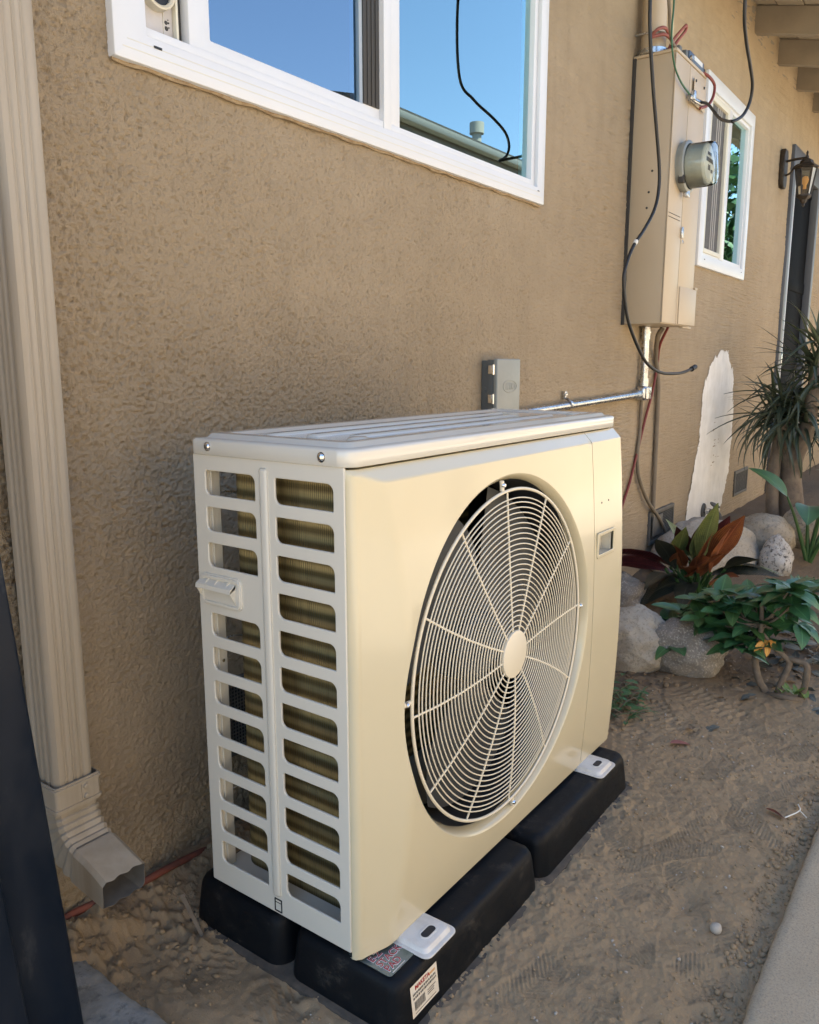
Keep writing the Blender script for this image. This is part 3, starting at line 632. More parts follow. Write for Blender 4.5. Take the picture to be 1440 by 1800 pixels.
# side handle: moulded scoop
hd = subempty('handle', hp, (0, .27, .54))
me = shape2d(rrect(.224, .322, .532, .585, .010), [], .0012, .0012, 2); me.transform(Matrix(((0, 0, 1, -.003), (1, 0, 0, 0), (0, 1, 0, 0), (0, 0, 0, 1)))); link_mesh('plate', me, 'ivory_skylit', hd)
me = shape2d(rrect(.226, .320, .534, .583, .009), [rrect(.2295, .3165, .5375, .5795, .007)], .0008, .0008, 2); me.transform(Matrix(((0, 0, 1, -.006), (1, 0, 0, 0), (0, 1, 0, 0), (0, 0, 0, 1)))); link_mesh('rim', me, 'ivory_skylit', hd)
V = []; 
for y in (.236, .322): V += [(-.003, y, .578), (-.0175, y, .569), (-.0185, y, .562), (-.003, y, .571)]
raw('ledge', V, [(0, 1, 5, 4), (1, 2, 6, 5), (2, 3, 7, 6), (0, 3, 2, 1), (4, 5, 6, 7)], 'ivory_skylit', hd, False)
for y0 in (.236, .318):
    V = [(x, y, z) for y in (y0, y0+.003) for x, z in ((-.003, .578), (-.0185, .564), (-.004, .538))]; raw('cheek', V, [(0, 1, 2), (3, 5, 4), (0, 3, 4, 1), (1, 4, 5, 2), (2, 5, 3, 0)], 'ivory_skylit', hd, False)
for y0 in (.250, .277, .300):
    V = [(x, y, z) for y in (y0, y0+.002) for x, z in ((-.004, .5825), (-.0165, .5700), (-.004, .5770))]; raw('ledge_rib', V, [(0, 1, 2), (3, 5, 4), (0, 3, 4, 1), (1, 4, 5, 2), (2, 5, 3, 0)], 'ivory_skylit', hd, False)
# ---- coil
path = [(.046, .012), (.046, .12), (.046, .268)]+[(.081-.035*math.cos(a), .268+.035*math.sin(a)) for a in np.linspace(.15, math.pi/2, 9)]+[(.3, .303), (.55, .303), (.80, .303)]
V = []; F = []; m_ = len(path)
for off in (0, .02):
    for z in (.022, .778):
        for i, (a, b) in enumerate(path):
            p0 = path[max(i-1, 0)]; p1 = path[min(i+1, m_-1)]; tx, ty = p1[0]-p0[0], p1[1]-p0[1]; l = math.hypot(tx, ty); V.append((a+ty/l*off, b-tx/l*off, z))
for i in range(m_-1):
    F += [(i, m_+i, m_+i+1, i+1), (2*m_+i, 2*m_+i+1, 3*m_+i+1, 3*m_+i), (m_+i, 3*m_+i, 3*m_+i+1, m_+i+1), (i, i+1, 2*m_+i+1, 2*m_+i)]
F += [(0, 2*m_, 3*m_, m_)]
raw('coil', V, F, 'coil', hp, True, 40)
# ---- base pan, right side, rear and inner casing
box('base_pan', (.003, .004, .002), (.986, .3285, .021), 'ivory_skylit', hp, .002)
box('right_panel', (.9835, .0, .0), (.9865, .33, H), 'ivory_skylit', hp, .001); box('rear_panel', (.80, .3255, .0), (.983, .3295, H), 'ivory_skylit', hp, .001)
box('partition', (.803, .002, .022), (.807, .324, .780), 'casing_dark', hp, 0)
# ---- lid with pressed edge and long ribs
lid = subempty('lid', hp, (.49, .16, H))
rings = [[(a, b, z) for a, b in rrect(-.006+i, .9945-i, -.0150+i, .3365-i, (r, r, r*.6, r*.6), 7)] for i, z, r in
         ((.001, .7885, .026), (0, .7895, .027), (0, .8095, .027), (.0012, .8125, .026), (.0042, .8145, .024), (.016, .8150, .020), (.0185, .8158, .019), (.0235, .8215, .017), (.027, .8222, .016), (.046, .8222, .013), (.050, .8212, .012), (.056, .8172, .010), (.060, .8168, .009))]
loft('cover', rings, 'ivory_lid_skylit', lid, 50, True)
for y, x0, x1 in ((.098, .135, .86), (.165, .105, .80), (.232, .075, .86)):
    r2 = [[(a, b, z) for a, b in rrect(x0+i, x1-i, y-.013+i, y+.013-i, .009, 5)] for i, z in ((0, .8165), (.003, .8205), (.006, .8212))]
    loft('rib', r2, 'ivory_lid_skylit', lid, 50)
for x in (.10, .90): lathe('boss', [(0, .8235), (.012, .8232), (.018, .8205), (.020, .8165)], (x, .055, 0), (0, 0, 1), 'ivory_lid_skylit', lid, 24)
for y, z in ((.289, .8025), (.0385, .8015)):
    lathe('screw', [(0, -.0046), (.0028, -.0046), (.0052, -.0030), (.0060, -.0008), (.0078, -.0006), (.0080, .001)], (-.0065, y, z), (1, 0, 0), 'chrome', lid, 20); box('screw_slot', (-.0116, y-.0008, z-.003), (-.0108, y+.0008, z+.003), 'casing_dark', lid, 0)
# ---- front panel (bowed, facetted), with the fan mouth
FC = (.437, .385); FR = .349
def smin(a, b, k): hh = np.clip(.5+.5*(b-a)/k, 0, 1); return b*(1-hh)+a*hh - k*hh*(1-hh)
def hf(x, z, left=True):
    main = .0295+.0195*(1-((z-.36)/.405)**2); h = main
    if left: h = smin(main, .0155+(x-.014)*.36, .0045)
    return smin(h, .0090+(.7850-z)*.95, .0010)
def P3(u, z):
    r = .014; u = np.asarray(u, float); z = np.asarray(z, float); h0 = hf(np.full_like(u, r), z); arc = r*math.pi/2
    s = np.maximum(r-u, 0); a = np.minimum(s/r, math.pi/2); st_ = np.maximum(s-arc, 0)
    x = np.where(u >= r, u, r-r*np.sin(a)); h = np.where(u >= r, hf(u, z), h0-r*(1-np.cos(a))); h = np.where(s > arc, np.maximum(h0-r-st_, .0012), h); return x, -h, z
xl, xr, zb, zt = -.012, .8125, -.013, .7845
NA = 520; th = np.linspace(0, 2*math.pi, NA, endpoint=False)
for cx_, cz_ in ((xl, zb), (xr, zb), (xr, zt), (xl, zt)):
    a = math.atan2(cz_-FC[1], cx_-FC[0]) % (2*math.pi); th[np.argmin(abs(th-a))] = a
ct, st2 = np.cos(th), np.sin(th)
with np.errstate(divide='ignore'):
    tb = np.minimum(np.where(ct > 0, (xr-FC[0])/ct, np.where(ct < 0, (xl-FC[0])/ct, 1e9)), np.where(st2 > 0, (zt-FC[1])/st2, np.where(st2 < 0, (zb-FC[1])/st2, 1e9)))
ts = np.linspace(0, 1, 64)
RR = FR+(tb[None, :]-FR)*ts[:, None]; U = FC[0]+RR*ct; Zz = FC[1]+RR*st2
X, Yp, Zp = P3(U, Zz)
rim = []
for rr, f_, k in ((FR-.0125, 1.0, 0), (FR-.0120, .85, 0), (FR-.0085, .50, 0), (FR-.004, .16, 0), (FR-.0012, .03, 0)):   # rolled lip into the mouth
    hx, hy, hz = P3(FC[0]+FR*ct, FC[1]+FR*st2); yy = hy*(1-f_)+f_*(-.016); rim.append((FC[0]+rr*ct, yy, FC[1]+rr*st2))
X = np.vstack([r[0] for r in rim]+[X]); Yp = np.vstack([r[1] for r in rim]+[Yp]); Zp = np.vstack([r[2] for r in rim]+[Zp])
inw = np.where(U[-1] > -.011, .012, 0)
X = np.vstack([X, X[-1:]]); Zp = np.vstack([Zp, Zp[-1:]]); Yp = np.vstack([Yp, Yp[-1:]+inw])      # folded edge
X, Yp, Zp = [np.hstack([a, a[:, :1]]) for a in (X, Yp, Zp)]
fp = grid_mesh('front_panel', X[:, ::-1], Yp[:, ::-1], Zp[:, ::-1], 'ivory', hp, None, 28)
# ---- service panel at the right
def snap(a, vals):
    for v in vals: a[np.argmin(abs(a-v))] = v
    return a
sx = snap(np.linspace(.8150, .9885, 60), (.832, .924)); sz = snap(np.linspace(-.013, .7845, 260), (.5005, .5495)); SXg, SZg = np.meshgrid(sx, sz); SYg = -hf(SXg, SZg, False)
rnd = np.clip((SXg-.9825)/.006, 0, 1); SYg = SYg+.006*(1-np.sqrt(np.maximum(1-rnd**2, 0)))
SXg = np.hstack([SXg[:, :1], SXg, SXg[:, -1:]]); SZg = np.hstack([SZg[:, :1], SZg, SZg[:, -1:]]); SYg = np.hstack([SYg[:, :1]+.012, SYg, SYg[:, -1:]*0+.0])
SXg = np.vstack([SXg[:1], SXg, SXg[-1:]]); SZg = np.vstack([SZg[:1], SZg, SZg[-1:]]); SYg = np.vstack([SYg[:1]+.012, SYg, SYg[-1:]+.01])
cxm = (SXg[:-1, :-1]+SXg[1:, 1:])/2; czm = (SZg[:-1, :-1]+SZg[1:, 1:])/2; mk = ~((cxm > .832) & (cxm < .924) & (czm > .5005) & (czm < .5495) & (SXg[:-1, :-1] < SXg[1:, 1:]))
sp_ = grid_mesh('service_panel', SXg, SYg, SZg, 'ivory', hp, mk, 30)
V = [(x, y, z) for y in (-.040, -.016) for x, z in ((.830, .4985), (.926, .4985), (.926, .5515), (.830, .5515))]
raw('grip_recess', V, [(4, 5, 6, 7), (0, 1, 5, 4), (1, 2, 6, 5), (2, 3, 7, 6), (3, 0, 4, 7)], 'ivory_skylit', sp_, False)
me = shape2d(rrect(.8275, .9285, .496, .554, .005), [rrect(.8335, .9225, .502, .548, .003)], .0006, .0012, 2); me.transform(Matrix.Translation((0, -.0475, 0)) @ Matrix.Rotation(math.pi/2, 4, 'X')); link_mesh('grip_rim', me, 'ivory', sp_)
for x, z in ((.858, .622), (.898, .623)): lathe('drain_hole', [(0, -.0004), (.0022, -.0004), (.0026, .0012)], (x, -float(hf(np.array(x), np.array(z), False))-.0002, z), (0, 1, 0), 'dark_plastic', sp_, 12)
# ---- shroud, fan
lathe('shroud', [(FR-.0122, .0), (FR-.014, .02), (FR-.016, .11)], (FC[0], -.0165, FC[1]), (0, 1, 0), 'casing_dark', hp, 96)
fan = subempty('fan', hp, (FC[0], .06, FC[1]))
lathe('hub', [(0, .035), (.06, .033), (.072, .022), (.075, -.04)], (FC[0], .055, FC[1]), (0, -1, 0), 'blade', fan, 40)
for b in range(3):
    V = []; F = []; nr, na = 12, 22
    for i in range(nr):
        r = .07+(.318-.07)*i/(nr-1); f_ = i/(nr-1)
        for j in range(na):
            a = math.radians(20+120*b)+math.radians(14*f_**2)+ (j/(na-1)-.5)*math.radians(78+14*math.sin(f_*3.1)); V.append((FC[0]+r*math.cos(a), .048+.055*(j/(na-1)-.5)*1.1+.008*math.cos(j/(na-1)*3.1), FC[1]+r*math.sin(a)))
    for i in range(nr-1):
        for j in range(na-1): F.append((i*na+j, i*na+j+1, (i+1)*na+j+1, (i+1)*na+j))
    raw('blade', V, F, 'blade', fan)
# ---- wire grille
gr_ = subempty('fan_grille', hp, (FC[0], -.05, FC[1]))
def gy_(r): return -.0350-.0145*(1-(r/.33)**2)
def ring(r, wire, name='ring'):
    n_ = 112; V = []; F = []; sg = 6
    for k in range(n_):
        a = 2*math.pi*k/n_
        for q in range(sg):
            b = 2*math.pi*q/sg; rr = r+wire*math.cos(b); V.append((FC[0]+rr*math.cos(a), gy_(r)+wire*math.sin(b), FC[1]+rr*math.sin(a)))
    for k in range(n_):
        for q in range(sg): F.append((k*sg+q, k*sg+(q+1) % sg, ((k+1) % n_)*sg+(q+1) % sg, ((k+1) % n_)*sg+q))
    return raw(name, V, F, 'ivory_wire', gr_, True, 80)
for k in range(25): ring(.0555+k*.00995, .00135)
ring(.3030, .00135); o_ = ring(.3200, .0032, 'outer_ring')
for k in range(12):
    a = math.radians(3+30*k); pts = [(FC[0]+r*math.cos(a+.10*(1-r/.32)), gy_(r)+.0012, FC[1]+r*math.sin(a+.10*(1-r/.32))) for r in (.045, .11, .18, .25, .319)]; tube('spoke', pts, .0021, 'ivory_wire', gr_, 6)
lathe('centre_cap', [(0, -.0030), (.044, -.0030), (.0462, -.0022), (.0470, .0), (.0470, .004)], (FC[0], gy_(0), FC[1]), (0, 1, 0), 'ivory_wire', gr_, 48)
for a in (96, 178, 276, 2):
    q = math.radians(a); c = Vector((FC[0]+.334*math.cos(q), -.0335, FC[1]+.334*math.sin(q))); tube('tab', [c-Vector((math.cos(q), 0, math.sin(q)))*.011, c+Vector((math.cos(q), 0, math.sin(q)))*.008], .0045, 'ivory_wire', gr_, 8)
    lathe('screw', [(0, -.004), (.003, -.0035), (.0045, -.001), (.0048, .002)], c+Vector((0, -.004, 0)), (0, 1, 0), 'chrome', gr_, 14)
# ---- feet
for x0 in (.076, .793):
    ft = subempty('foot', hp, (x0+.045, -.05, -.02))
    rings = []
    for i, z, r in ((0, -.0216, .014), (0, -.0200, .014), (.0010, -.0192, .0135), (.0075, -.0186, .011), (.0120, -.0122, .010), (.0140, -.0114, .0095), (.0180, -.0112, .008)):
        rings.append([(a, b, z) for a, b in rrect(x0+i*.75, x0+.092-i*.75, -.098+i, .10-i, r, 6)])
    loft('bracket', rings, 'white_bracket', ft, 24)
    me = shape2d(rrect(x0+.030, x0+.064, -.0740, -.0580, .0078, 6), [], .0003); me.transform(Matrix.Translation((0, 0, -.0107))); link_mesh('slot', me, 'dark_plastic', ft, False)
    me = shape2d(rrect(x0+.028, x0+.066, -.0760, -.0560, .0098, 6), [rrect(x0+.030, x0+.064, -.0740, -.0580, .0078, 6)], .0002, .0006, 2); me.transform(Matrix.Translation((0, 0, -.0106))); link_mesh('slot_rim', me, 'white_bracket', ft)
    box('rubber_pad', (x0+.004, -.094, -.0224), (x0+.088, .06, -.0212), 'black_rubber', ft, 0)
# ================================================================== DOWNSPOUT
ds = thing('downspout', 'tan corrugated downspout with curved elbow at the left', 'downspout', (-.18, .5, -.03))
def ds_section(cx, cy, w, d, flutes=True, n_=10):
    """rectangular section with shallow flutes, counter-clockwise from front-left; x across, y depth (front = -y)"""
    pts = []
    def side(a, b, nx, ny, amp):
        for k in range(n_*3):
            t = k/(n_*3); f_ = amp*max(0, math.cos((t-.5)*2*math.pi*4.0)) if abs(t-.5) < .38 and flutes else 0
            pts.append((a[0]+(b[0]-a[0])*t+nx*f_, a[1]+(b[1]-a[1])*t+ny*f_))
    x0, x1, y0, y1 = cx-w/2, cx+w/2, cy-d/2, cy+d/2; e = .006
    side((x0+e, y0), (x1-e, y0), 0, 1, .0032); side((x1, y0+e), (x1, y1-e), -1, 0, .004); side((x1-e, y1), (x0+e, y1), 0, -1, .0045); side((x0, y1-e), (x0, y0+e), 1, 0, .004)
    return pts
DX, DY = -.1835, .497
def dsloft(name, rings, mat, parent, ang=40):
    V = []; F = []; n_ = len(rings[0])
    for R in rings: V += R
    for i in range(len(rings)-1):
        for k in range(n_): F.append((i*n_+k, i*n_+(k+1) % n_, (i+1)*n_+(k+1) % n_, (i+1)*n_+k))
    return raw(name, V, F, mat, parent, True, ang)
sec = ds_section(DX, DY, .068, .078)
dsloft('pipe', [[(a+.001*float(fbm(np.array(z*3), np.array(a*9), 2, 2, 7)), b, z) for a, b in sec] for z in np.linspace(.19, 2.75, 40)], 'downspout', ds)
band = subempty('strap_band', ds, (DX, DY, .2))
for z0, z1, g_ in ((.188, .236, .0055), (.228, .2325, .0075), (.1915, .196, .0075)):
    r_ = [(a, b) for a, b in rrect(DX-.036-g_, DX+.036+g_, DY-.041-g_, DY+.041+g_, .006, 4)]
    bm_ = [[(a, b, z0) for a, b in r_], [(a, b, z1) for a, b in r_], [(DX+(a-DX)*.95, DY+(b-DY)*.95, z1+.0005) for a, b in r_]]; dsloft('band', bm_, 'downspout', band)
for z in (.222, .204): lathe('screw', [(0, -.005), (.004, -.0045), (.005, -.001), (.0065, -.0005), (.0065, .002)], (DX+.012, DY-.0475, z), (0, 1, 0), 'downspout', band, 14)
box('lap_tab', (DX+.005, DY-.0485, .198), (DX+.020, DY-.0460, .228), 'downspout', band, .001); box('ear', (DX+.040, DY+.02, .222), (DX+.052, DY+.05, .240), 'downspout', band, .001)
# elbow: crimped bends sweeping out from the wall
rings = []; bend = math.radians(78); Rb = .095; nb_ = 7
for k in range(nb_*3+1):
    f_ = k/(nb_*3); a = bend*f_; cy = DY-Rb*(1-math.cos(a)); cz = .196-Rb*math.sin(a); crimp = (1.0, .985, .93)[k % 3]; dep = .088-.020*f_
    rings.append([(DX+x, cy+y*math.cos(a), cz-y*math.sin(a)) for (x, y) in ds_section(0, 0, .079*crimp, dep*crimp, False)])
dy, dz = -math.sin(bend), -math.cos(bend); cy0, cz0 = cy, cz
for k, t in enumerate((.03, .06, .088)):
    rings.append([(DX+x, cy0+dy*t+y*math.cos(bend)+.0022*math.sin(x*230+y*90)*(k == 2), cz0+dz*t-y*math.sin(bend)) for (x, y) in ds_section(0, 0, .078+.002*(k == 2), .066-.006*k, False)])
eb = dsloft('elbow', rings, 'downspout', ds, 22)
def shrink(R, s):
    c = np.mean(np.array(R), 0); return [tuple(c+(np.array(v)-c)*s) for v in R]
dsloft('mouth_lining', [rings[-1], shrink(rings[-1], .975), shrink(rings[-3], .965), shrink(rings[-8], .95), shrink(rings[-14], .90)], 'downspout_inside_shaded', eb)
for k in range(4): pass

# ================================================================== LEANING DARK STEEL POST
ps = thing('steel_post', 'scuffed blue-black steel post leaning at the left edge of the picture', 'post', (-.34, .40, -.09))
bm = bmesh.new(); add_box(bm, (-.087, -.05, -.2), (.0, .05, 1.3), .006, 3)
bmesh.ops.rotate(bm, verts=bm.verts, cent=(0, 0, 0), matrix=Matrix.Rotation(math.radians(-4.5), 3, 'Y') ); bmesh.ops.translate(bm, verts=bm.verts, vec=(-.2885, .35, -.10))
bm_obj('shaft', bm, 'steel_dark', ps)
bm = bmesh.new(); add_box(bm, (-.20, -.075, -.2), (-.088, -.045, 1.3), .006, 3)
bmesh.ops.rotate(bm, verts=bm.verts, cent=(0, 0, 0), matrix=Matrix.Rotation(math.radians(-4.5), 3, 'Y')); bmesh.ops.translate(bm, verts=bm.verts, vec=(-.2885, .35, -.10)); bm_obj('side_plate', bm, 'steel_dark', ps)

# ================================================================== ELECTRIC PANEL
ep = thing('electric_panel', 'tall tan metal electric panel with round glass meter on the stucco wall', 'electric panel', (2.64, .5, 1.10))
box('cabinet', (2.452, .392, 1.102), (2.835, WY-.002, 2.128), 'tan_metal', ep, .004, 2)
box('front_cover', (2.449, .386, 1.106), (2.622, .3915, 2.124), 'tan_metal', ep, .002); box('front_cover', (2.627, .386, 1.106), (2.838, .3915, 2.124), 'tan_metal', ep, .002)
box('rear_gap_strip', (2.444, .546, 1.10), (2.4515, WY-.001, 2.130), 'charcoal_strip', ep, 0)
box('lower_cover', (2.642, .381, 1.106), (2.872, .3855, 1.262), 'tan_metal', ep, .002); box('cover_lip', (2.842, .379, 1.262), (2.876, .395, 1.272), 'tan_metal', ep, .001)
box('top_hood', (2.447, .384, 2.128), (2.840, WY-.002, 2.140), 'tan_metal', ep, .003)
bm = bmesh.new(); add_box(bm, (2.655, .376, 1.985), (2.815, .379, 2.085), .002); fl = bm_obj('flap', bm, 'tan_metal', ep)
for x in (2.67, 2.78): lathe('rivet', [(0, -.004), (.005, -.003), (.006, .002)], (x, .375, 2.075), (0, 1, 0), 'charcoal_strip', fl, 10)
for z in (1.52, 1.535): box('seam', (2.455, .3845, z), (2.60, .3862, z+.002), 'charcoal_strip', ep, 0)
box('hasp', (2.615, .376, 1.455), (2.632, .387, 1.50), 'galvanised', ep, .003); lathe('seal_ring', [(.006, 0), (.008, .002), (.006, .004)], (2.624, .374, 1.44), (0, 1, 0), 'galvanised', ep, 14)
box('bottom_tab', (2.74, .392, 1.094), (2.86, .41, 1.101), 'tan_metal', ep, .001)
for (y, z) in ((.47, 1.62), (.475, 1.56), (.46, 1.70)): lathe('scuff_hole', [(0, -.0006), (.0045, -.0006), (.005, .001)], (2.4515, y, z), (1, 0, 0), 'charcoal_strip', ep, 10)
MC = (2.592, .386, 1.728)
lathe('socket_ring', [(.094, .0), (.094, .014), (.100, .016), (.100, .030), (.094, .034), (.088, .034)], MC, (0, -1, 0), 'grey_enamel', ep, 48)
mt = lathe('meter', [(.0860, .030), (.0860, .04), (.0845, .120), (.080, .128), (.070, .131), (0, .132)], MC, (0, -1, 0), 'meter_glass', ep, 56)
lathe('meter_base', [(0, .032), (.084, .032)], MC, (0, -1, 0), 'grey_enamel_dark', mt, 40)
lathe('meter_body', [(.0815, .034), (.0805, .100), (.074, .106), (0, .107)], MC, (0, -1, 0), 'meter_grey', mt, 40)
lathe('dial_plate', [(.068, .104), (.068, .1085), (0, .1090)], MC, (0, -1, 0), 'meter_grey', mt, 36)
for (dx, dz, w, h_) in ((-.03, .03, .05, .012), (-.045, .005, .09, .016), (-.02, -.025, .03, .02), (.02, -.03, .025, .012)): box('dial_print', (MC[0]+dx, MC[1]-.1098, MC[2]+dz), (MC[0]+dx+w, MC[1]-.1092, MC[2]+dz+h_), 'ink_black', mt, 0)
box('ring_latch', (MC[0]-.012, MC[1]-.034, MC[2]-.118), (MC[0]+.014, MC[1]-.012, MC[2]-.092), 'galvanised', ep, .003); box('ring_latch', (MC[0]-.085, MC[1]-.036, MC[2]-.075), (MC[0]-.06, MC[1]-.012, MC[2]-.045), 'charcoal_strip', ep, .003)
# service mast above the panel
ms = thing('service_mast', 'tan vertical mast pipe rising from the electric panel', 'pipe', (2.50, .50, 2.14))
tube('pipe', [(2.50, .50, 2.142), (2.50, .50, 2.80)], .048, 'tan_metal', ms, 24); lathe('collar', [(.048, 0), (.060, 0), (.060, .02), (.050, .024)], (2.50, .50, 2.1405), (0, 0, 1), 'galvanised', ms, 24)
tube('strap', [(2.448, .555, 2.215), (2.448, .50, 2.215), (2.47, .462, 2.215), (2.50, .449, 2.215), (2.54, .466, 2.215), (2.552, .50, 2.215), (2.552, .555, 2.215)], .004, 'galvanised', ms, 6, 3)
# grounding device on top
dvz = 2.1405
dev = thing('bonding_bridge', 'small blue-black bonding device with white label on the panel top', 'device', (2.70, .40, dvz))
box('body', (2.60, .385, dvz), (2.795, .425, dvz+.034), 'device_blue', dev, .004); box('terminal', (2.572, .39, dvz), (2.598, .42, dvz+.028), 'grey_enamel_dark', dev, .002); box('paper_label', (2.66, .3838, dvz+.012), (2.77, .3848, dvz+.029), 'device_label', dev, 0)
box('second_terminal', (2.798, .388, dvz), (2.825, .42, dvz+.022), 'casing_dark', dev, .003)
box('junction_clamp', (2.535, .405, dvz), (2.568, .455, dvz+.038), 'grey_enamel_dark', dev, .003)
for k in range(4): lathe('lug', [(0, .008), (.004, .008), (.005, 0)], (2.605+k*.007, .383, dvz+.004+.007*(k % 2)), (0, -1, 0), 'galvanised', dev, 8)

def wire(name, label, cat, pts, r, mat, n_=8, group=None, seg=8, extra=None):
    o = tube(name, pts, r, mat, None, seg, n_); tag(o, label, cat, group); return o
# black coax hanging down past the panel's left side
cx = thing('black_cable', 'black coaxial cable drooping past the left side of the panel to a free end', 'cable', (2.2, .36, 1.3))
tube('cable', [(2.06, .36, 2.75), (2.066, .36, 2.35), (2.07, .36, 2.173), (2.086, .36, 2.07), (2.139, .36, 1.918), (2.20, .36, 1.78), (2.25, .36, 1.66), (2.255, .36, 1.58), (2.218, .36, 1.504), (2.12, .36, 1.42), (2.033, .36, 1.36), (1.97, .36, 1.29), (1.95, .36, 1.22), (2.012, .36, 1.09), (2.178, .36, .965), (2.30, .36, .92), (2.417, .36, .902), (2.56, .36, .898), (2.675, .36, .902), (2.815, .36, .918)], .0062, 'black_rubber', cx, 10, 6)
tube('plug', [(2.80, .36, .916), (2.85, .36, .926)], .0115, 'black_rubber', cx, 10); tube('plug_tip', [(2.85, .36, .926), (2.858, .36, .928)], .007, 'galvanised', cx, 8); tube('white_band', [(2.050, .36, 1.374), (2.036, .36, 1.362)], .0085, 'white_cable_end', cx, 8)
cb = thing('loop_cable', 'thick black cable looping down from the eave to the clamp on the panel', 'cable', (2.3, .1, 1.8))
tube('cable', [(2.72, .372, 2.005), (2.63, .31, 1.965), (2.48, .22, 1.865), (2.36, .155, 1.815), (2.265, .112, 1.786), (2.244, .100, 1.779), (2.319, .09, 1.814), (2.359, .08, 1.865), (2.341, .07, 1.916), (2.253, .06, 1.955), (2.12, .045, 1.997), (2.03, .032, 2.065), (2.02, .03, 2.35), (2.06, .06, 2.66)], .0058, 'black_rubber', cb, 10, 8)
tube('clamp', [(2.585, .374, 1.995), (2.64, .366, 1.99), (2.73, .370, 2.004)], .011, 'galvanised', cb, 10); box('clamp_bolt', (2.60, .355, 1.985), (2.625, .372, 2.02), 'galvanised', cb, .003)
wire('green_wire', 'thin green ground wire running down the panel front to the clamp', 'wire', [(2.36, .40, 2.62), (2.345, .385, 2.40), (2.339, .37, 2.264), (2.334, .37, 2.147), (2.376, .37, 2.061), (2.47, .372, 2.02), (2.599, .374, 2.003)], .0036, 'green_wire')
wire('grey_wire', 'grey wire slanting from the eave to the top of the panel', 'wire', [(2.26, .40, 2.70), (2.31, .395, 2.40), (2.345, .388, 2.24), (2.40, .395, 2.16), (2.54, .42, 2.165)], .0065, 'pipe_tan')
wire('cream_wire', 'short cream wire looping behind the green ground wire', 'wire', [(2.365, .38, 2.215), (2.385, .385, 2.19), (2.395, .39, 2.15), (2.42, .40, 2.145)], .004, 'cream_wire')
wire('red_wire', 'dark red wire looped at the right edge of the panel top', 'wire', [(2.79, .392, 2.143), (2.84, .375, 2.135), (2.905, .37, 2.118), (2.895, .37, 2.07), (2.83, .37, 2.02), (2.734, .374, 1.986)], .0062, 'red_wire')
wire('salmon_wire', 'salmon red wire wound around the foot of the mast pipe', 'wire', [(2.52, .42, 2.155), (2.49, .43, 2.20), (2.44, .435, 2.215), (2.40, .45, 2.20), (2.40, .47, 2.18), (2.415, .46, 2.185), (2.45, .437, 2.195), (2.50, .425, 2.185), (2.53, .42, 2.15)], .0065, 'pink_wire')
wire('salmon_wire', 'salmon red wire loop standing off to the right of the mast pipe', 'wire', [(2.50, .44, 2.15), (2.54, .43, 2.205), (2.62, .42, 2.27), (2.66, .425, 2.288), (2.67, .43, 2.275), (2.63, .43, 2.245), (2.56, .425, 2.20), (2.52, .43, 2.16)], .0062, 'pink_wire')

# ================================================================== DISCONNECT BOX AND CONDUIT
db = thing('disconnect_box', 'small grey disconnect box on the wall behind the heat pump', 'disconnect box', (1.38, .53, .70))
box('back_box', (1.312, .512, .70), (1.452, WY-.001, .948), 'grey_enamel_dark', db, .003); box('cover', (1.307, .498, .692), (1.455, .513, .953), 'grey_enamel', db, .004, 3)
box('cover_side', (1.3095, .5135, .695), (1.3145, .535, .950), 'grey_enamel_dark', db, .001)
for z in (.905, .815): lathe('hinge_pin', [(0, 0), (.0045, 0), (.0045, .030), (0, .030)], (1.3065, .512, z), (0, 0, 1), 'chrome', db, 12); box('hinge_leaf', (1.3045, .516, z+.002), (1.3092, .530, z+.028), 'chrome', db, .001)
for z in (.93, .86): lathe('knockout', [(0, -.001), (.006, -.001), (.007, .001)], (1.3115, .546, z), (1, 0, 0), 'grey_enamel_dark', db, 14)
el = [(.044*math.cos(a), .020*math.sin(a)) for a in np.linspace(0, 2*math.pi, 40, endpoint=False)]; el2 = [(a*.93, b*.86) for a, b in el]
me = shape2d(el, [el2], .0006, .0005, 1); me.transform(Matrix.Translation((1.388, .4978, .868)) @ Matrix.Rotation(math.pi/2, 4, 'X')); link_mesh('embossed_oval', me, 'grey_enamel', db)
for x in (-.026, -.014, -.002, .006): box('embossed_stroke', (1.388+x, .4968, .857), (1.388+x+.004, .4984, .879), 'grey_enamel', db, .0006)
lathe('embossed_stroke', [(.007, -.0008), (.011, -.0008), (.011, .001), (.007, .001)], (1.388+.022, .4975, .868), (0, 1, 0), 'grey_enamel', db, 20)
cd = thing('metal_conduit', 'galvanised conduit running from the disconnect box up to the electric panel', 'conduit', (2.1, .535, .79))
tube('tube', [(1.455, .534, .774), (2.655, .534, .806)], .0135, 'galvanised', cd, 16); tube('tube', [(2.688, .534, .845), (2.680, .534, 1.10)], .0165, 'galvanised', cd, 16)
tube('coupling', [(2.59, .534, .804), (2.64, .534, .8056)], .0185, 'galvanised', cd, 16); tube('coupling', [(2.606, .534, .8045), (2.616, .534, .8047)], .022, 'galvanised', cd, 16)
tube('coupling', [(2.686, .534, .875), (2.687, .534, .84)], .0215, 'galvanised', cd, 16); tube('coupling', [(2.680, .534, 1.045), (2.680, .534, 1.10)], .0205, 'galvanised', cd, 16); tube('locknut', [(2.680, .534, 1.072), (2.680, .534, 1.082)], .024, 'galvanised', cd, 8)
bm = bmesh.new(); add_box(bm, (2.648, .510, .778), (2.722, .557, .842), .014, 4); bm_obj('elbow_body', bm, 'galvanised', cd); box('elbow_cover', (2.654, .506, .784), (2.716, .5105, .836), 'galvanised', cd, .002)
tube('strap', [(1.905, .558, .812), (1.905, .545, .812), (1.905, .523, .800), (1.905, .519, .788), (1.905, .530, .7745), (1.905, .55, .772)], .005, 'galvanised', cd, 6, 3)
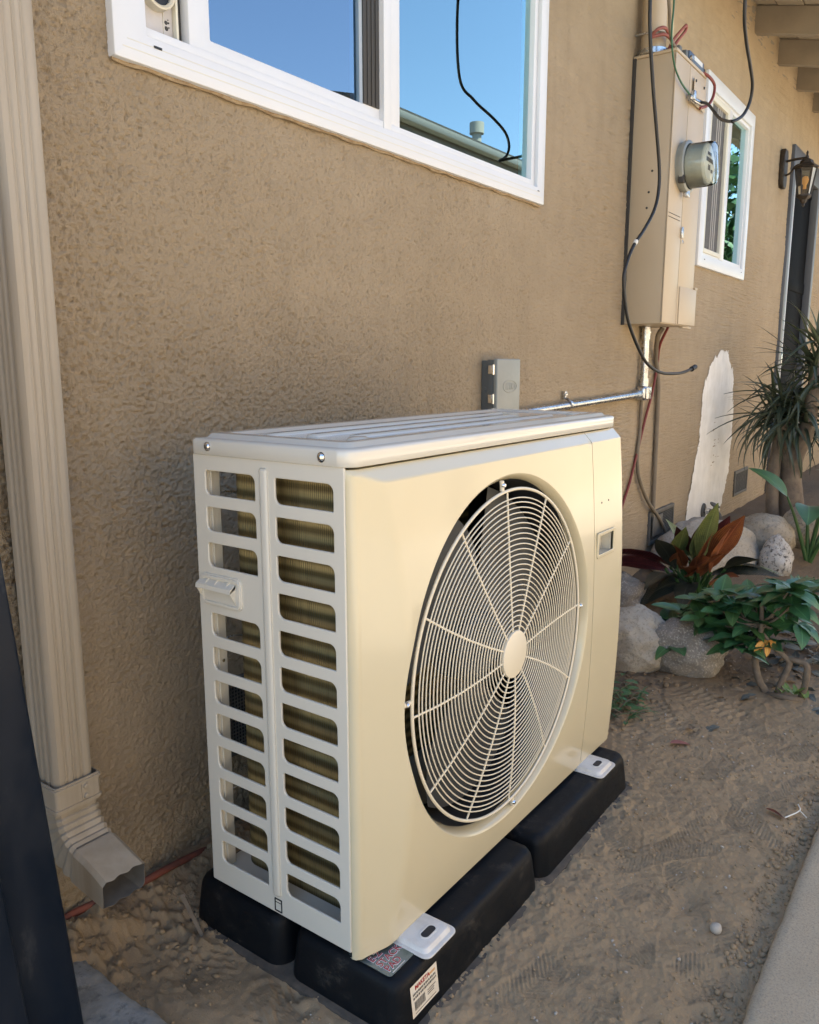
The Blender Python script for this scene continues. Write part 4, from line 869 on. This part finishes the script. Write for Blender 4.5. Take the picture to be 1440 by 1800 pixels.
box('strap_ear', (1.897, .545, .808), (1.913, .557, .838), 'galvanised', cd, .001); lathe('strap_screw', [(0, -.006), (.006, -.004), (.006, .002)], (1.905, .545, .826), (0, 1, 0), 'chrome', cd, 10)
# pipes and cables below the panel
wire('wall_pipe', 'thin tan painted pipe running straight down from the panel to the vent', 'pipe', [(2.80, .50, 1.10), (2.80, .52, 1.06), (2.86, .545, .97), (2.90, .547, .90), (2.925, .547, .78), (2.935, .547, .50), (2.945, .547, .20)], .0115, 'pipe_tan')
wire('wall_pipe', 'bent tan painted pipe from the conduit elbow curving across the vent', 'pipe', [(2.700, .545, .78), (2.705, .547, .632), (2.690, .547, .53), (2.72, .545, .421), (2.84, .54, .296), (2.99, .53, .19), (3.09, .52, .09), (3.14, .50, -.02), (3.15, .49, -.10)], .0085, 'pipe_tan')
wire('red_cable', 'slack dark red cable hanging from the panel bottom along the wall', 'cable', [(2.78, .47, 1.10), (2.83, .52, 1.02), (2.895, .548, .93), (2.848, .549, .808), (2.775, .549, .69), (2.699, .549, .554), (2.613, .549, .407), (2.527, .548, .30), (2.44, .54, .16), (2.38, .52, .0)], .0062, 'red_wire')
wire('orange_cable', 'dusty orange cable lying along the foot of the wall', 'cable', [(-.42, .548, -.084), (-.25, .546, -.078), (-.163, .545, -.075), (-.102, .530, -.072), (-.017, .518, -.075), (.05, .520, -.080), (.14, .526, -.095), (.25, .53, -.12)], .0075, 'orange_wire')

# ================================================================== CRAWLSPACE VENTS
def vent(x0, x1, z0, z1, label):
    v = thing('foundation_vent', label, 'vent', ((x0+x1)/2, WY, z0), 'vents along the foot of the wall')
    bmf = window_frame(v, x0, x1, z0, z1, (.018,)*4, WY-.012, WY+.01, 'vent_grey', .002); box('backing', (x0+.01, WY-.004, z0+.01), (x1-.01, WY-.002, z1-.01), 'dark_plastic', v, 0)
    bm = bmesh.new(); k = x0+.024
    while k < x1-.02: add_box(bm, (k, WY-.0075, z0+.018), (k+.002, WY-.0055, z1-.018)); k += .0085
    k = z0+.024
    while k < z1-.02: add_box(bm, (x0+.018, WY-.0085, k), (x1-.018, WY-.0065, k+.002)); k += .0085
    tag(bm_obj('wire_mesh', bm, 'vent_grey', v, False), kind='stuff')
    return v
v1 = vent(2.92, 3.28, .06, .225, 'broken grey foundation vent crossed by the bent pipe, nearest to the canna leaves')
box('bent_flap', (2.925, .535, .105), (3.06, .540, .205), 'vent_grey', v1, .001); vent(4.49, 4.82, .095, .26, 'small grey foundation vent to the right of the plaster patch')
vent(.225, .58, .07, .25, 'dark foundation vent seen through the side openings of the heat pump')
# ================================================================== HOSE BIB
hb = thing('hose_bib', 'small metal hose bib sticking out of the plaster patch', 'tap', (3.80, .5, .09))
lathe('escutcheon', [(.0, -.004), (.042, -.004), (.045, .0), (.045, .004)], (3.83, WY-.010, .10), (0, 1, 0), 'vent_grey', hb, 24); tube('spout', [(3.83, .555, .10), (3.83, .49, .10), (3.83, .465, .085), (3.83, .46, .065)], .015, 'vent_grey', hb, 12, 4)
lathe('wheel', [(.0, .0), (.026, .0), (.030, .004), (.030, .010), (.024, .012), (0, .012)], (3.83, .492, .135), (0, -.5, 1), 'vent_grey', hb, 14); tube('stem', [(3.83, .495, .10), (3.83, .490, .137)], .007, 'galvanised', hb, 8); lathe('nut', [(.02, -.01), (.02, .012)], (3.83, .525, .10), (0, 1, 0), 'galvanised', hb, 6)
# ================================================================== WALL LANTERN
lt = thing('wall_lantern', 'dark bronze carriage lantern beside the far door', 'lantern', (5.13, .5, 2.0))
LX = 5.13; LY = .405
me = shape2d([(LX-.048+a, b) for a, b in ((.0, 2.12), (.018, 2.095), (.078, 2.095), (.096, 2.12), (.096, 2.295), (.078, 2.325), (.018, 2.325), (0, 2.295))], [], .010, .006, 2); me.transform(Matrix.Translation((0, WY-.016, 0)) @ Matrix.Rotation(math.pi/2, 4, 'X')); link_mesh('back_plate', me, 'bronze', lt)
tube('arm', [(LX, .54, 2.255), (LX, .47, 2.262), (LX, LY, 2.262)], .008, 'bronze', lt, 10, 4); tube('scroll', [(LX, .54, 2.165), (LX, .50, 2.18), (LX, .475, 2.215), (LX, .45, 2.225), (LX, LY+.02, 2.212)], .007, 'bronze', lt, 8, 5)
lathe('finial', [(0, .075), (.008, .06), (.006, .045), (.012, .03), (.010, .0)], (LX, LY, 2.235), (0, 0, 1), 'bronze', lt, 14); lathe('roof', [(.022, .030), (.038, .020), (.042, .006), (.046, .0), (.075, -.018), (.080, -.026), (.064, -.032)], (LX, LY, 2.225), (0, 0, 1), 'bronze', lt, 6, 20)
lathe('glass', [(.062, 0), (.036, -.165)], (LX, LY, 2.192), (0, 0, 1), 'lamp_glass', lt, 6, 20)
for k in range(6):
    q = 2*math.pi*k/6; ax = Vector((0, 0, 1)); a = ax.orthogonal().normalized(); b = ax.cross(a); d_ = a*math.cos(q)+b*math.sin(q); c_ = Vector((LX, LY, 0)); tube('glazing_bar', [c_+d_*.064+Vector((0, 0, 2.194)), c_+d_*.038+Vector((0, 0, 2.024))], .0045, 'bronze', lt, 6)
lathe('base_cup', [(.046, .012), (.046, 0), (.034, -.012), (.022, -.02), (.018, -.035), (.008, -.045), (.010, -.055), (0, -.066)], (LX, LY, 2.022), (0, 0, 1), 'bronze', lt, 6, 20)
n = NT('amber_bulb'); n.set((.8, .42, .12), .4); n.b.inputs['Emission Color'].default_value = (1, .5, .12, 1); n.b.inputs['Emission Strength'].default_value = .05; MATS['amber_bulb'] = n.m
lathe('bulb', [(0, .03), (.016, .024), (.022, .006), (.018, -.012), (.010, -.028), (.010, -.05)], (LX, LY, 2.12), (0, 0, 1), 'amber_bulb', lt, 16)
# ================================================================== BOULDERS
def boulder(c, rad, mat, label, seed, rot=0, amp=.16, taper=0.):
    bm = bmesh.new(); bmesh.ops.create_icosphere(bm, subdivisions=5, radius=1)
    P = np.array([v.co[:] for v in bm.verts]); n0 = fbm(P[:, 0]+seed*3.1+P[:, 2]*.7, P[:, 1]-seed*1.7+P[:, 2]*.9, 1.1, 4, seed); n1 = fbm(P[:, 0]*1.3+P[:, 2], P[:, 2]*1.4-P[:, 1]+seed, 2.3, 4, seed+9, .55)
    n2 = fbm(P[:, 0]*1.1-P[:, 2]*.6, P[:, 1]+P[:, 2]*1.2+seed, 7.0, 4, seed+21, .6); k = 1+amp*1.6*n0+amp*.5*n1+.016*n2; cr, sr = math.cos(rot), math.sin(rot)
    for v, s in zip(bm.verts, k):
        q = v.co*float(s); f_ = 1-taper*max(0, q.z); x, y, z = q.x*rad[0]*f_, q.y*rad[1]*f_, q.z*rad[2]; v.co = (c[0]+x*cr-y*sr, c[1]+x*sr+y*cr, c[2]+z)
    return tag(bm_obj('boulder', bm, mat, None, True, None), label, 'rock', 'boulders edging the plant bed')
boulder((1.80, .205, -.045), (.125, .135, .135), 'stone_pale', 'pale grey boulder half hidden behind the right end of the heat pump', 2, .4)
boulder((1.86, .035, -.045), (.13, .135, .12), 'stone_grey', 'mottled grey boulder under the low edge of the dark green bush', 5, .2)
boulder((3.12, .33, .00), (.34, .185, .20), 'stone_pale', 'largest pale boulder, sloping from the wall behind the red canna leaves', 8, -.42, .14, .25)
boulder((3.50, .135, .035), (.15, .155, .135), 'stone_tan', 'rounded tan and white boulder below the spiky plant', 11, .3)
boulder((3.27, .035, .0), (.10, .085, .125), 'stone_speckle', 'small pointed boulder with black speckles', 14, .1, .12, .45)
boulder((3.93, .0, .03), (.13, .15, .15), 'stone_tan', 'grey-tan boulder at the right edge behind the broad leaf plant', 17, .6)
boulder((2.35, .46, -.04), (.11, .10, .09), 'stone_grey', 'low grey stone in the shade between heat pump and canna', 19, .9)

# ================================================================== LEAVES
def leaf_me(name, ln, w, droop, fold, mat, shape='ovate', nl=9, curl=0.0, wavy=0.0):
    V = []; UVs = []; F = []; nw = 5; ang = 0; x = 0; z = 0; ds_ = ln/nl
    for i in range(nl+1):
        t = i/nl
        if shape == 'ovate': hw = w/2*(math.sin(math.pi*t**.80)**.85 if 0 < t < 1 else 0)+w*.012
        elif shape == 'lance': hw = w/2*(min(1, t*5+.45))*(1-t**2.2)+.0004
        else: hw = w/2*math.sin(math.pi*min(1, t*.97+.03))**1.2+w*.03
        for j in range(nw):
            s = j/(nw-1)*2-1; V.append((x-math.sin(ang)*abs(s)*hw*fold*.0, s*hw, z+abs(s)*hw*fold-(curl*hw*s*s)+wavy*hw*math.sin(t*19+s*2)*abs(s))); UVs.append(((s+1)/2, t))
        ang -= droop/nl; x += ds_*math.cos(ang); z += ds_*math.sin(ang)
    for i in range(nl):
        for j in range(nw-1): a = i*nw+j; F.append((a, a+nw, a+nw+1, a+1))
    o = raw(name, V, F, mat, None, True, None, UVs); me = o.data; bpy.data.objects.remove(o); return me
def put_leaf(me, base, direction, parent, scale=1.0, roll=0.0, name='leaf'):
    d = Vector(direction).normalized(); side = Vector((0, 0, 1)).cross(d); side = side.normalized() if side.length > .05 else Vector((0, 1, 0)); up = d.cross(side)
    R = Matrix((d, side, up)).transposed() @ Matrix.Rotation(roll, 3, 'X'); o = bpy.data.objects.new(name, me); COL.objects.link(o)
    Mw = (R*scale).to_4x4(); Mw.translation = Vector(base)
    if parent is not None: o.parent = parent; Mw = Matrix.Translation(-wloc(parent)) @ Mw
    o.matrix_local = Mw; o.matrix_basis = Mw; return o
R_ = random.Random(21)
# ---- dark green bush on crooked bare stems
bush = thing('leafy_bush', 'dark green leafy bush on crooked bare stems in front of the boulders', 'bush', (1.8, -.28, -.115))
tube('stem', [(1.8, -.256, -.13), (1.79, -.222, -.07), (1.8, -.206, -.004), (1.81, -.214, .086), (1.83, -.205, .17)], .011, 'bark', bush, 8, 5, radii=[.0125, .0115, .0105, .008, .006])
tube('stem', [(1.8, -.279, -.129), (1.79, -.287, -.082), (1.8, -.306, -.014), (1.8, -.303, .008), (1.8, -.258, .041), (1.81, -.22, .077)], .009, 'bark', bush, 8, 5, radii=[.011, .010, .010, .009, .007, .006])
tube('stem', [(1.8, -.35, -.12), (1.8, -.359, -.055), (1.8, -.358, .0), (1.8, -.327, .010), (1.8, -.304, .012)], .009, 'bark', bush, 8, 5, radii=[.011, .0105, .010, .008, .008])
tube('root', [(1.79, -.25, -.12), (1.77, -.285, -.108), (1.765, -.32, -.105), (1.79, -.355, -.112)], .010, 'bark', bush, 8, 4)
LM = [leaf_me('bush_leaf_mesh', .108, .050, dr, .16, m, 'ovate', 9, 0, wv) for dr, m, wv in ((.5, 'leaf_dark', .05), (.9, 'leaf_dark', .08), (.25, 'leaf_dark', .03), (1.2, 'leaf_dark', .05), (.6, 'leaf_mid', .05))]
tips = []
for k in range(48):
    f_ = k/47; y = .12-.45*f_+R_.uniform(-.03, .03); zc = .0+.155*f_; z = zc+R_.uniform(-.085, .10)*(1 if f_ > .3 else .75); x = 1.86+R_.uniform(-.09, .13); tips.append((x, y, z))
for k, (x, y, z) in enumerate(tips):
    hub = Vector((1.83, -.20, .10)); mid = (Vector((x, y, z))+hub)/2+Vector((0, 0, -.02)); tube('twig', [hub, mid, (x, y, z)], .004, 'bark', bush, 5, 3, radii=[.0045, .0035, .0025])
    q0 = R_.uniform(0, 6.28); nl = R_.randint(6, 8)
    for j in range(nl):
        q = q0+2*math.pi*j/nl+R_.uniform(-.25, .25); el = R_.uniform(-.15, .65); put_leaf(R_.choice(LM[:4]+LM[:3]+LM[4:]), (x, y, z), (math.cos(q)*math.cos(el), math.sin(q)*math.cos(el), math.sin(el)), bush, R_.uniform(.70, 1.22), R_.uniform(-.35, .35))
SM = leaf_me('sprout_leaf_mesh', .035, .013, .3, .2, 'leaf_yellowgreen', 'ovate', 5)
for k in range(16): q = R_.uniform(0, 6.28); b = R_.choice([(1.77, -.285, -.098), (1.77, -.33, -.092), (1.785, -.35, -.10)]); put_leaf(SM, (b[0]+R_.uniform(-.012, .012), b[1]+R_.uniform(-.02, .02), b[2]), (math.cos(q), math.sin(q), 1.0), bush, R_.uniform(.7, 1.3))
FM = leaf_me('petal_mesh', .045, .020, .9, .3, 'flower', 'ovate', 6, 0, .25)
for k in range(9): q = k*.7; put_leaf(FM, (1.78, -.240+R_.uniform(-.008, .008), .062+R_.uniform(-.012, .008)), (math.cos(q), math.sin(q), R_.uniform(-1.3, .1)), bush, R_.uniform(.7, 1.1), R_.uniform(-1, 1), 'petal')
# ---- canna with striped leaves
canna = thing('canna_plant', 'canna clump with rust red and green striped leaves by the vent', 'plant', (2.6, .24, -.07))
CM = {k: [leaf_me('canna_leaf_mesh', 1.0, w, dr, .28, m, 'canna', 12, .1, .03) for dr, w in ((.25, .33), (.7, .30), (1.3, .33))] for k, m in (('g', 'canna_green'), ('r', 'canna_rust'), ('m', 'canna_maroon'), ('d', 'canna_dark'))}
cb_ = Vector((2.60, .22, -.06))
for base, tip, ln, kind, dr, roll in [((2.58, .20, .06), (2.50, .160, .31), .28, 'g', 0, .5), ((2.55, .16, .05), (2.50, .045, .29), .27, 'r', 0, -.6), ((2.60, .22, .05), (2.50, .215, .22), .21, 'g', 0, 1.1), ((2.62, .26, .05), (2.52, .28, .21), .20, 'm', 0, .2), ((2.60, .24, .05), (2.55, .30, .20), .20, 'g', 0, -.8),
      ((2.55, .20, .0), (2.42, .10, .16), .23, 'r', 0, .3), ((2.55, .26, .0), (2.42, .17, .11), .22, 'r', 0, 1.2), ((2.52, .20, .0), (2.45, .06, .20), .20, 'r', 0, -.2), ((2.60, .33, .02), (2.50, .52, .13), .33, 'm', 1, .5), ((2.58, .32, .0), (2.48, .47, .08), .28, 'm', 1, -.4), ((2.58, .30, -.02), (2.35, .40, .08), .30, 'd', 2, .4), ((2.56, .24, -.03), (2.32, .34, .06), .28, 'd', 2, -.3), ((2.55, .22, -.03), (2.38, .22, .05), .24, 'd', 2, .2),
      ((2.60, .18, .0), (2.52, -.02, .13), .28, 'd', 1, .4), ((2.62, .16, .02), (2.60, -.06, .14), .26, 'g', 1, -.2), ((2.58, .28, .02), (2.46, .30, .15), .2, 'r', 1, .9), ((2.52, .14, -.02), (2.40, .06, .12), .2, 'r', 1, .5), ((2.65, .20, .03), (2.62, .12, .25), .24, 'm', 0, -.9),
      ((2.50, .19, .03), (2.44, .155, .20), .20, 'r', 0, .9), ((2.50, .25, .04), (2.43, .235, .17), .19, 'r', 1, -.7), ((2.52, .29, .03), (2.45, .335, .17), .21, 'd', 1, .8), ((2.55, .30, .05), (2.47, .26, .22), .20, 'g', 0, .3), ((2.50, .14, .04), (2.44, .09, .24), .21, 'r', 0, .7), ((2.48, .27, .0), (2.36, .31, .10), .22, 'd', 2, .1), ((2.52, .33, .03), (2.43, .43, .12), .24, 'm', 1, .2),
      ((2.56, .10, .05), (2.50, -.03, .18), .20, 'd', 1, -.5), ((2.48, .21, .02), (2.38, .20, .12), .18, 'r', 1, .1), ((2.60, .24, .08), (2.55, .20, .26), .19, 'm', 0, .4)]:
    v = Vector(tip)-Vector(base); tube('stalk', [cb_+Vector((R_.uniform(-.03, .03), R_.uniform(-.05, .05), -.02)), Vector(base)+v*.04+Vector((0,0,.03))], .007, 'leaf_mid', canna, 6); put_leaf(CM[kind][dr], Vector(base)+Vector((0, 0, .035)), v, canna, ln*1.15, roll)
# ---- dracaena
dr_ = thing('dracaena', 'tall spiky dracaena with dark strap leaves beside the door', 'plant', (4.1, .14, -.03))
tube('trunk', [(4.12, .13, -.08), (4.10, .135, .12), (4.10, .15, .30), (4.10, .14, .42), (4.09, .09, .56), (4.09, .07, .80), (4.1, .06, .98)], .08, 'bark_pale', dr_, 14, 5, radii=[.085, .07, .056, .05, .042, .038, .03])
tube('trunk', [(4.04, .20, -.06), (4.04, .225, .12), (4.05, .235, .30), (4.07, .23, .46), (4.08, .22, .62)], .05, 'bark_pale', dr_, 12, 5, radii=[.045, .036, .034, .032, .03])
tube('trunk', [(4.10, .15, .33), (4.11, .18, .45), (4.1, .20, .58)], .04, 'bark_pale', dr_, 10, 5, radii=[.055, .045, .035])
DM = [leaf_me('dracaena_leaf_mesh', .42, .024, dr, .5, m, 'lance', 9) for dr, m in ((.2, 'dracaena_leaf'), (.7, 'dracaena_leaf'), (1.3, 'dracaena_leaf'), (1.9, 'dracaena_leaf'), (.3, 'dracaena_new'), (.7, 'dracaena_new'))]
for (hx, hy, hz, n_, sp, ups) in ((4.09, .235, .66, 70, 1.0, .35), (4.08, .19, .76, 60, .9, .2), (4.09, .07, .88, 62, .9, .45), (4.1, .05, 1.02, 46, .85, .9), (4.1, .12, .66, 50, 1.0, .0)):
    for k in range(n_):
        q = R_.uniform(0, 6.28); el = math.asin(max(-.95, min(.97, R_.uniform(-.75, 1.0)*.75+ups*.35))); d_ = Vector((math.cos(q)*math.cos(el), math.sin(q)*math.cos(el), math.sin(el)))
        b = Vector((hx, hy, hz))+Vector((R_.uniform(-.03, .03), R_.uniform(-.03, .03), R_.uniform(-.10, .06)))
        if el < .3 and d_.y > .35: d_.y *= .7
        put_leaf(R_.choice(DM[4:]) if (el > .9 and ups > .5) else R_.choice(DM[:2] if el > .5 else DM[1:4]), b+d_*.02, d_, dr_, R_.uniform(.62, 1.05)*sp, R_.uniform(-.5, .5))
# ---- succulent rosette
su = thing('succulent', 'grey-green succulent rosette at the right edge below the boulders', 'plant', (2.99, -.165, -.10))
UM = leaf_me('succulent_leaf_mesh', .10, .042, -.5, .25, 'succulent', 'canna', 7, .2)
for (ox, oy, n_, s0) in ((0, 0, 26, 1.0), (.10, .06, 16, .7), (.13, -.10, 18, .8)):
    for k in range(n_): q = k*2.4; el = .15+1.15*k/n_; put_leaf(UM, (2.99+ox, -.165+oy, -.075), (math.cos(q)*math.cos(el), math.sin(q)*math.cos(el), math.sin(el)), su, s0*(1.1-.55*k/n_))
tube('stem', [(2.99, -.165, -.13), (2.99, -.165, -.07)], .012, 'bark', su, 8)
# ---- broad leaf plant with thick stalks
br = thing('broad_leaf_plant', 'young plant with thick pale stalks and broad green leaves at the right edge', 'plant', (3.64, -.05, -.09))
BM_ = [leaf_me('broad_leaf_mesh', .26, .15, dr, .18, m, 'ovate', 10) for dr, m in ((.6, 'leaf_mid'), (1.0, 'leaf_mid'), (.8, 'leaf_dark'))]
for (tx, ty, tz, dx, dy, dz, k) in ((3.55, .06, .27, -.15, .55, .75, 0), (3.62, -.03, .22, -.4, -.1, .1, 1), (3.70, -.16, .20, -.1, -.7, .4, 2), (3.60, -.12, .26, -.5, -.5, .2, 2), (3.75, -.10, .32, .1, -.5, .3, 2), (3.58, -.19, .12, -.3, -.6, .1, 0)):
    tube('stalk', [(3.64, -.05, -.10), ((3.64+tx)/2, (-.05+ty)/2+.005, tz*.45), (tx, ty, tz)], .012, 'leaf_mid', br, 8, 4, radii=[.013, .009, .005]); put_leaf(BM_[k], (tx, ty, tz), (dx, dy, dz), br, R_.uniform(.8, 1.0), R_.uniform(-.4, .4))
# ---- light green shrub farther back
sh = thing('green_shrub', 'bright green shrub at the right edge in front of the door', 'shrub', (4.55, .0, -.05))
HM = [leaf_me('shrub_leaf_mesh', .075, .038, .5, .2, m, 'ovate', 6) for m in ('leaf_mid', 'leaf_yellowgreen', 'leaf_mid')]
for k in range(15):
    x = 4.55+R_.uniform(-.1, .25); y = R_.uniform(-.20, .07); h_ = R_.uniform(.30, .52); tube('stem', [(4.6, -.03, -.06), (x, y, h_*.5), (x+R_.uniform(-.03, .03), y, h_)], .006, 'bark', sh, 5, 3, radii=[.008, .005, .003])
    for j in range(13): q = j*2.4; t = .35+.65*j/12; put_leaf(R_.choice(HM), (x*t+4.6*(1-t), y*t-.03*(1-t), h_*t), (math.cos(q), math.sin(q), .5), sh, R_.uniform(.7, 1.1))
# ---- weeds beside the heat pump's right end
wd = thing('weed_tuft', 'low weedy tuft in the shade at the right end of the pad', 'weeds', (1.42, .12, -.11))
GM = [leaf_me('grass_blade_mesh', .11, .006, dr, .3, m, 'lance', 6) for dr, m in ((.6, 'leaf_mid'), (1.2, 'leaf_dark'), (1.0, 'dry_leaf'))]; WM = leaf_me('weed_leaf_mesh', .05, .026, .5, .2, 'leaf_dark', 'ovate', 6)
for k in range(70):
    q = R_.uniform(0, 6.28); b = (1.40+R_.gauss(0, .08), .12+R_.gauss(0, .05), -.112); put_leaf(R_.choice(GM), b, (math.cos(q)*.6, math.sin(q)*.6, R_.uniform(.3, 1.2)), wd, R_.uniform(.5, 1.1), 0, 'blade')
    if k % 2 == 0: put_leaf(WM, (b[0], b[1], b[2]+R_.uniform(.0, .04)), (math.cos(q), math.sin(q), .4), wd, R_.uniform(.5, 1.1))
# ================================================================== LITTER
def lit(x, y, me, label, s=1.0, q=0.0, roll=0.0, name='fallen_leaf', grp='fallen leaves on the soil', tilt=.05):
    o = put_leaf(me, (x, y, gz(x, y)+.010), (math.cos(q), math.sin(q), tilt), None, s, roll, name); return tag(o, label, 'leaf', grp)
PK = leaf_me('pink_leaf_mesh', .055, .022, .3, .3, 'pink_leaf'); DRY = [leaf_me('dry_leaf_mesh', .06, .024, .6, .3, 'dry_leaf', 'ovate', 7, 0, .2), leaf_me('litter_leaf_mesh', .085, .035, .9, .3, 'grey_litter', 'ovate', 8, .2, .2)]
lit(1.24, -.115, PK, 'single reddish fallen leaf in the middle of the bare soil', 1.1, -.9); lit(1.02, -.455, PK, 'pink and white curled leaf near the walkway edge', 1.0, .9, .8)
lit(1.36, -.14, DRY[0], 'curled tan leaf scrap on the trodden soil', .8, .3); lit(1.43, -.20, DRY[1], 'grey curled leaf lying between tread marks', .8, 2.3)
heap = thing('leaf_litter', 'heap of shrivelled grey-green leaves under the bush at right', 'leaves', (2.3, -.25, -.11))
for k in range(70): x, y = 2.28+R_.gauss(0, .13), -.28+R_.gauss(0, .075); put_leaf(DRY[1] if R_.random() < .8 else DRY[0], (x, y, gz(x, y)+.008+R_.random()*.02), (R_.uniform(-1, 1), R_.uniform(-1, 1), R_.uniform(-.2, .4)), heap, R_.uniform(.5, 1.0), R_.uniform(-1, 1))
hp2 = thing('leaf_litter', 'few dry leaves scattered around the bare stems of the bush', 'leaves', (1.95, -.2, -.11))
for k in range(46): x, y = 1.90+R_.gauss(0, .16), -.22+R_.gauss(0, .12); put_leaf(R_.choice(DRY), (x, y, gz(x, y)+.008), (R_.uniform(-1, 1), R_.uniform(-1, 1), R_.uniform(-.1, .3)), hp2, R_.uniform(.4, .8), R_.uniform(-1, 1))
tw = thing('dead_twig', 'thin bleached twig lying at the edge of the walkway', 'twig', (1.06, -.48, -.12))
tube('stick', [(1.03, -.455, -.108), (1.075, -.478, -.104), (1.11, -.468, -.108)], .0016, 'white_cable_end', tw, 5, 3); tube('stick', [(1.075, -.478, -.104), (1.05, -.497, -.103)], .0013, 'white_cable_end', tw, 5)
st_ = thing('wood_stake', 'splintered wooden stake leaning in the soil left of the pad', 'stick', (-.05, .36, -.10))
V = [(-.035, .392, -.045), (-.028, .385, -.043), (-.031, .380, -.047), (-.030, .335, -.122), (-.024, .330, -.121), (-.027, .326, -.123)]; raw('stick', V, [(0, 1, 2), (3, 5, 4), (0, 3, 4, 1), (1, 4, 5, 2), (2, 5, 3, 0)], 'bark_pale', st_, False)
# pebbles and clods: countless, one object
def pebbles(name, n_, region, smin_, smax_, mat, seed, extra=0.0):
    r = np.random.default_rng(seed); V = []; F = []; ico = [(0, 0, 1), (.894, 0, .447), (.276, .851, .447), (-.724, .526, .447), (-.724, -.526, .447), (.276, -.851, .447), (.724, .526, -.447), (-.276, .851, -.447), (-.894, 0, -.447), (-.276, -.851, -.447), (.724, -.526, -.447), (0, 0, -1)]
    fc = [(0, 1, 2), (0, 2, 3), (0, 3, 4), (0, 4, 5), (0, 5, 1), (1, 6, 2), (2, 7, 3), (3, 8, 4), (4, 9, 5), (5, 10, 1), (6, 7, 2), (7, 8, 3), (8, 9, 4), (9, 10, 5), (10, 6, 1), (11, 7, 6), (11, 8, 7), (11, 9, 8), (11, 10, 9), (11, 6, 10)]
    ix = np.searchsorted(gx, r.uniform(region[0], region[1], n_)); iy = np.searchsorted(gy, r.uniform(region[2], region[3], n_))
    for a, b in zip(ix, iy):
        a = min(a, len(gx)-1); b = min(b, len(gy)-1); s = smin_+(smax_-smin_)*r.random()**3.2; sc_ = s*r.uniform(.6, 1.25, 3); jit = r.uniform(.6, 1.3, 12); i = len(V); z0 = Z[b, a]+s*.25+extra*r.random()
        for (u, j) in zip(ico, jit): V.append((gx[a]+u[0]*sc_[0]*j, gy[b]+u[1]*sc_[1]*j, z0+u[2]*sc_[2]*j*.8))
        F += [(i+p, i+q, i+w) for p, q, w in fc]
    return tag(raw(name, V, F, mat, None, True, None), kind='stuff')
tag(pebbles('gravel', 1100, (-.2, 2.2, -.52, .1), .0007, .0042, 'pebble', 3), 'tiny pale grit scattered over the bare soil', 'gravel')
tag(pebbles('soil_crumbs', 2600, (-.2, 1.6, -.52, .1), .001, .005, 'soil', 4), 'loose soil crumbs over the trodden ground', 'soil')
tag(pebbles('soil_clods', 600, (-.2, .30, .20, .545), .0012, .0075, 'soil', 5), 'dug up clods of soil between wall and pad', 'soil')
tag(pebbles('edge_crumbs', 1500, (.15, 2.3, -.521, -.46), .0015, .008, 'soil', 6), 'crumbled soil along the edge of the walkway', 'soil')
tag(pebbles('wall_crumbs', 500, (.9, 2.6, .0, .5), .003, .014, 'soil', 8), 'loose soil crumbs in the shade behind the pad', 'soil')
bm = bmesh.new(); bmesh.ops.create_icosphere(bm, subdivisions=3, radius=.011)
for v in bm.verts: v.co = v.co*(1+.25*float(fbm(np.array(v.co.x*90), np.array(v.co.y*90+v.co.z*70), 1, 3, 2))); v.co += Vector((.554, -.428, gz(.554, -.428)+.004))
tag(bm_obj('pebble', bm, 'pebble', None), 'single larger grey pebble on the soil near the walkway', 'pebble')
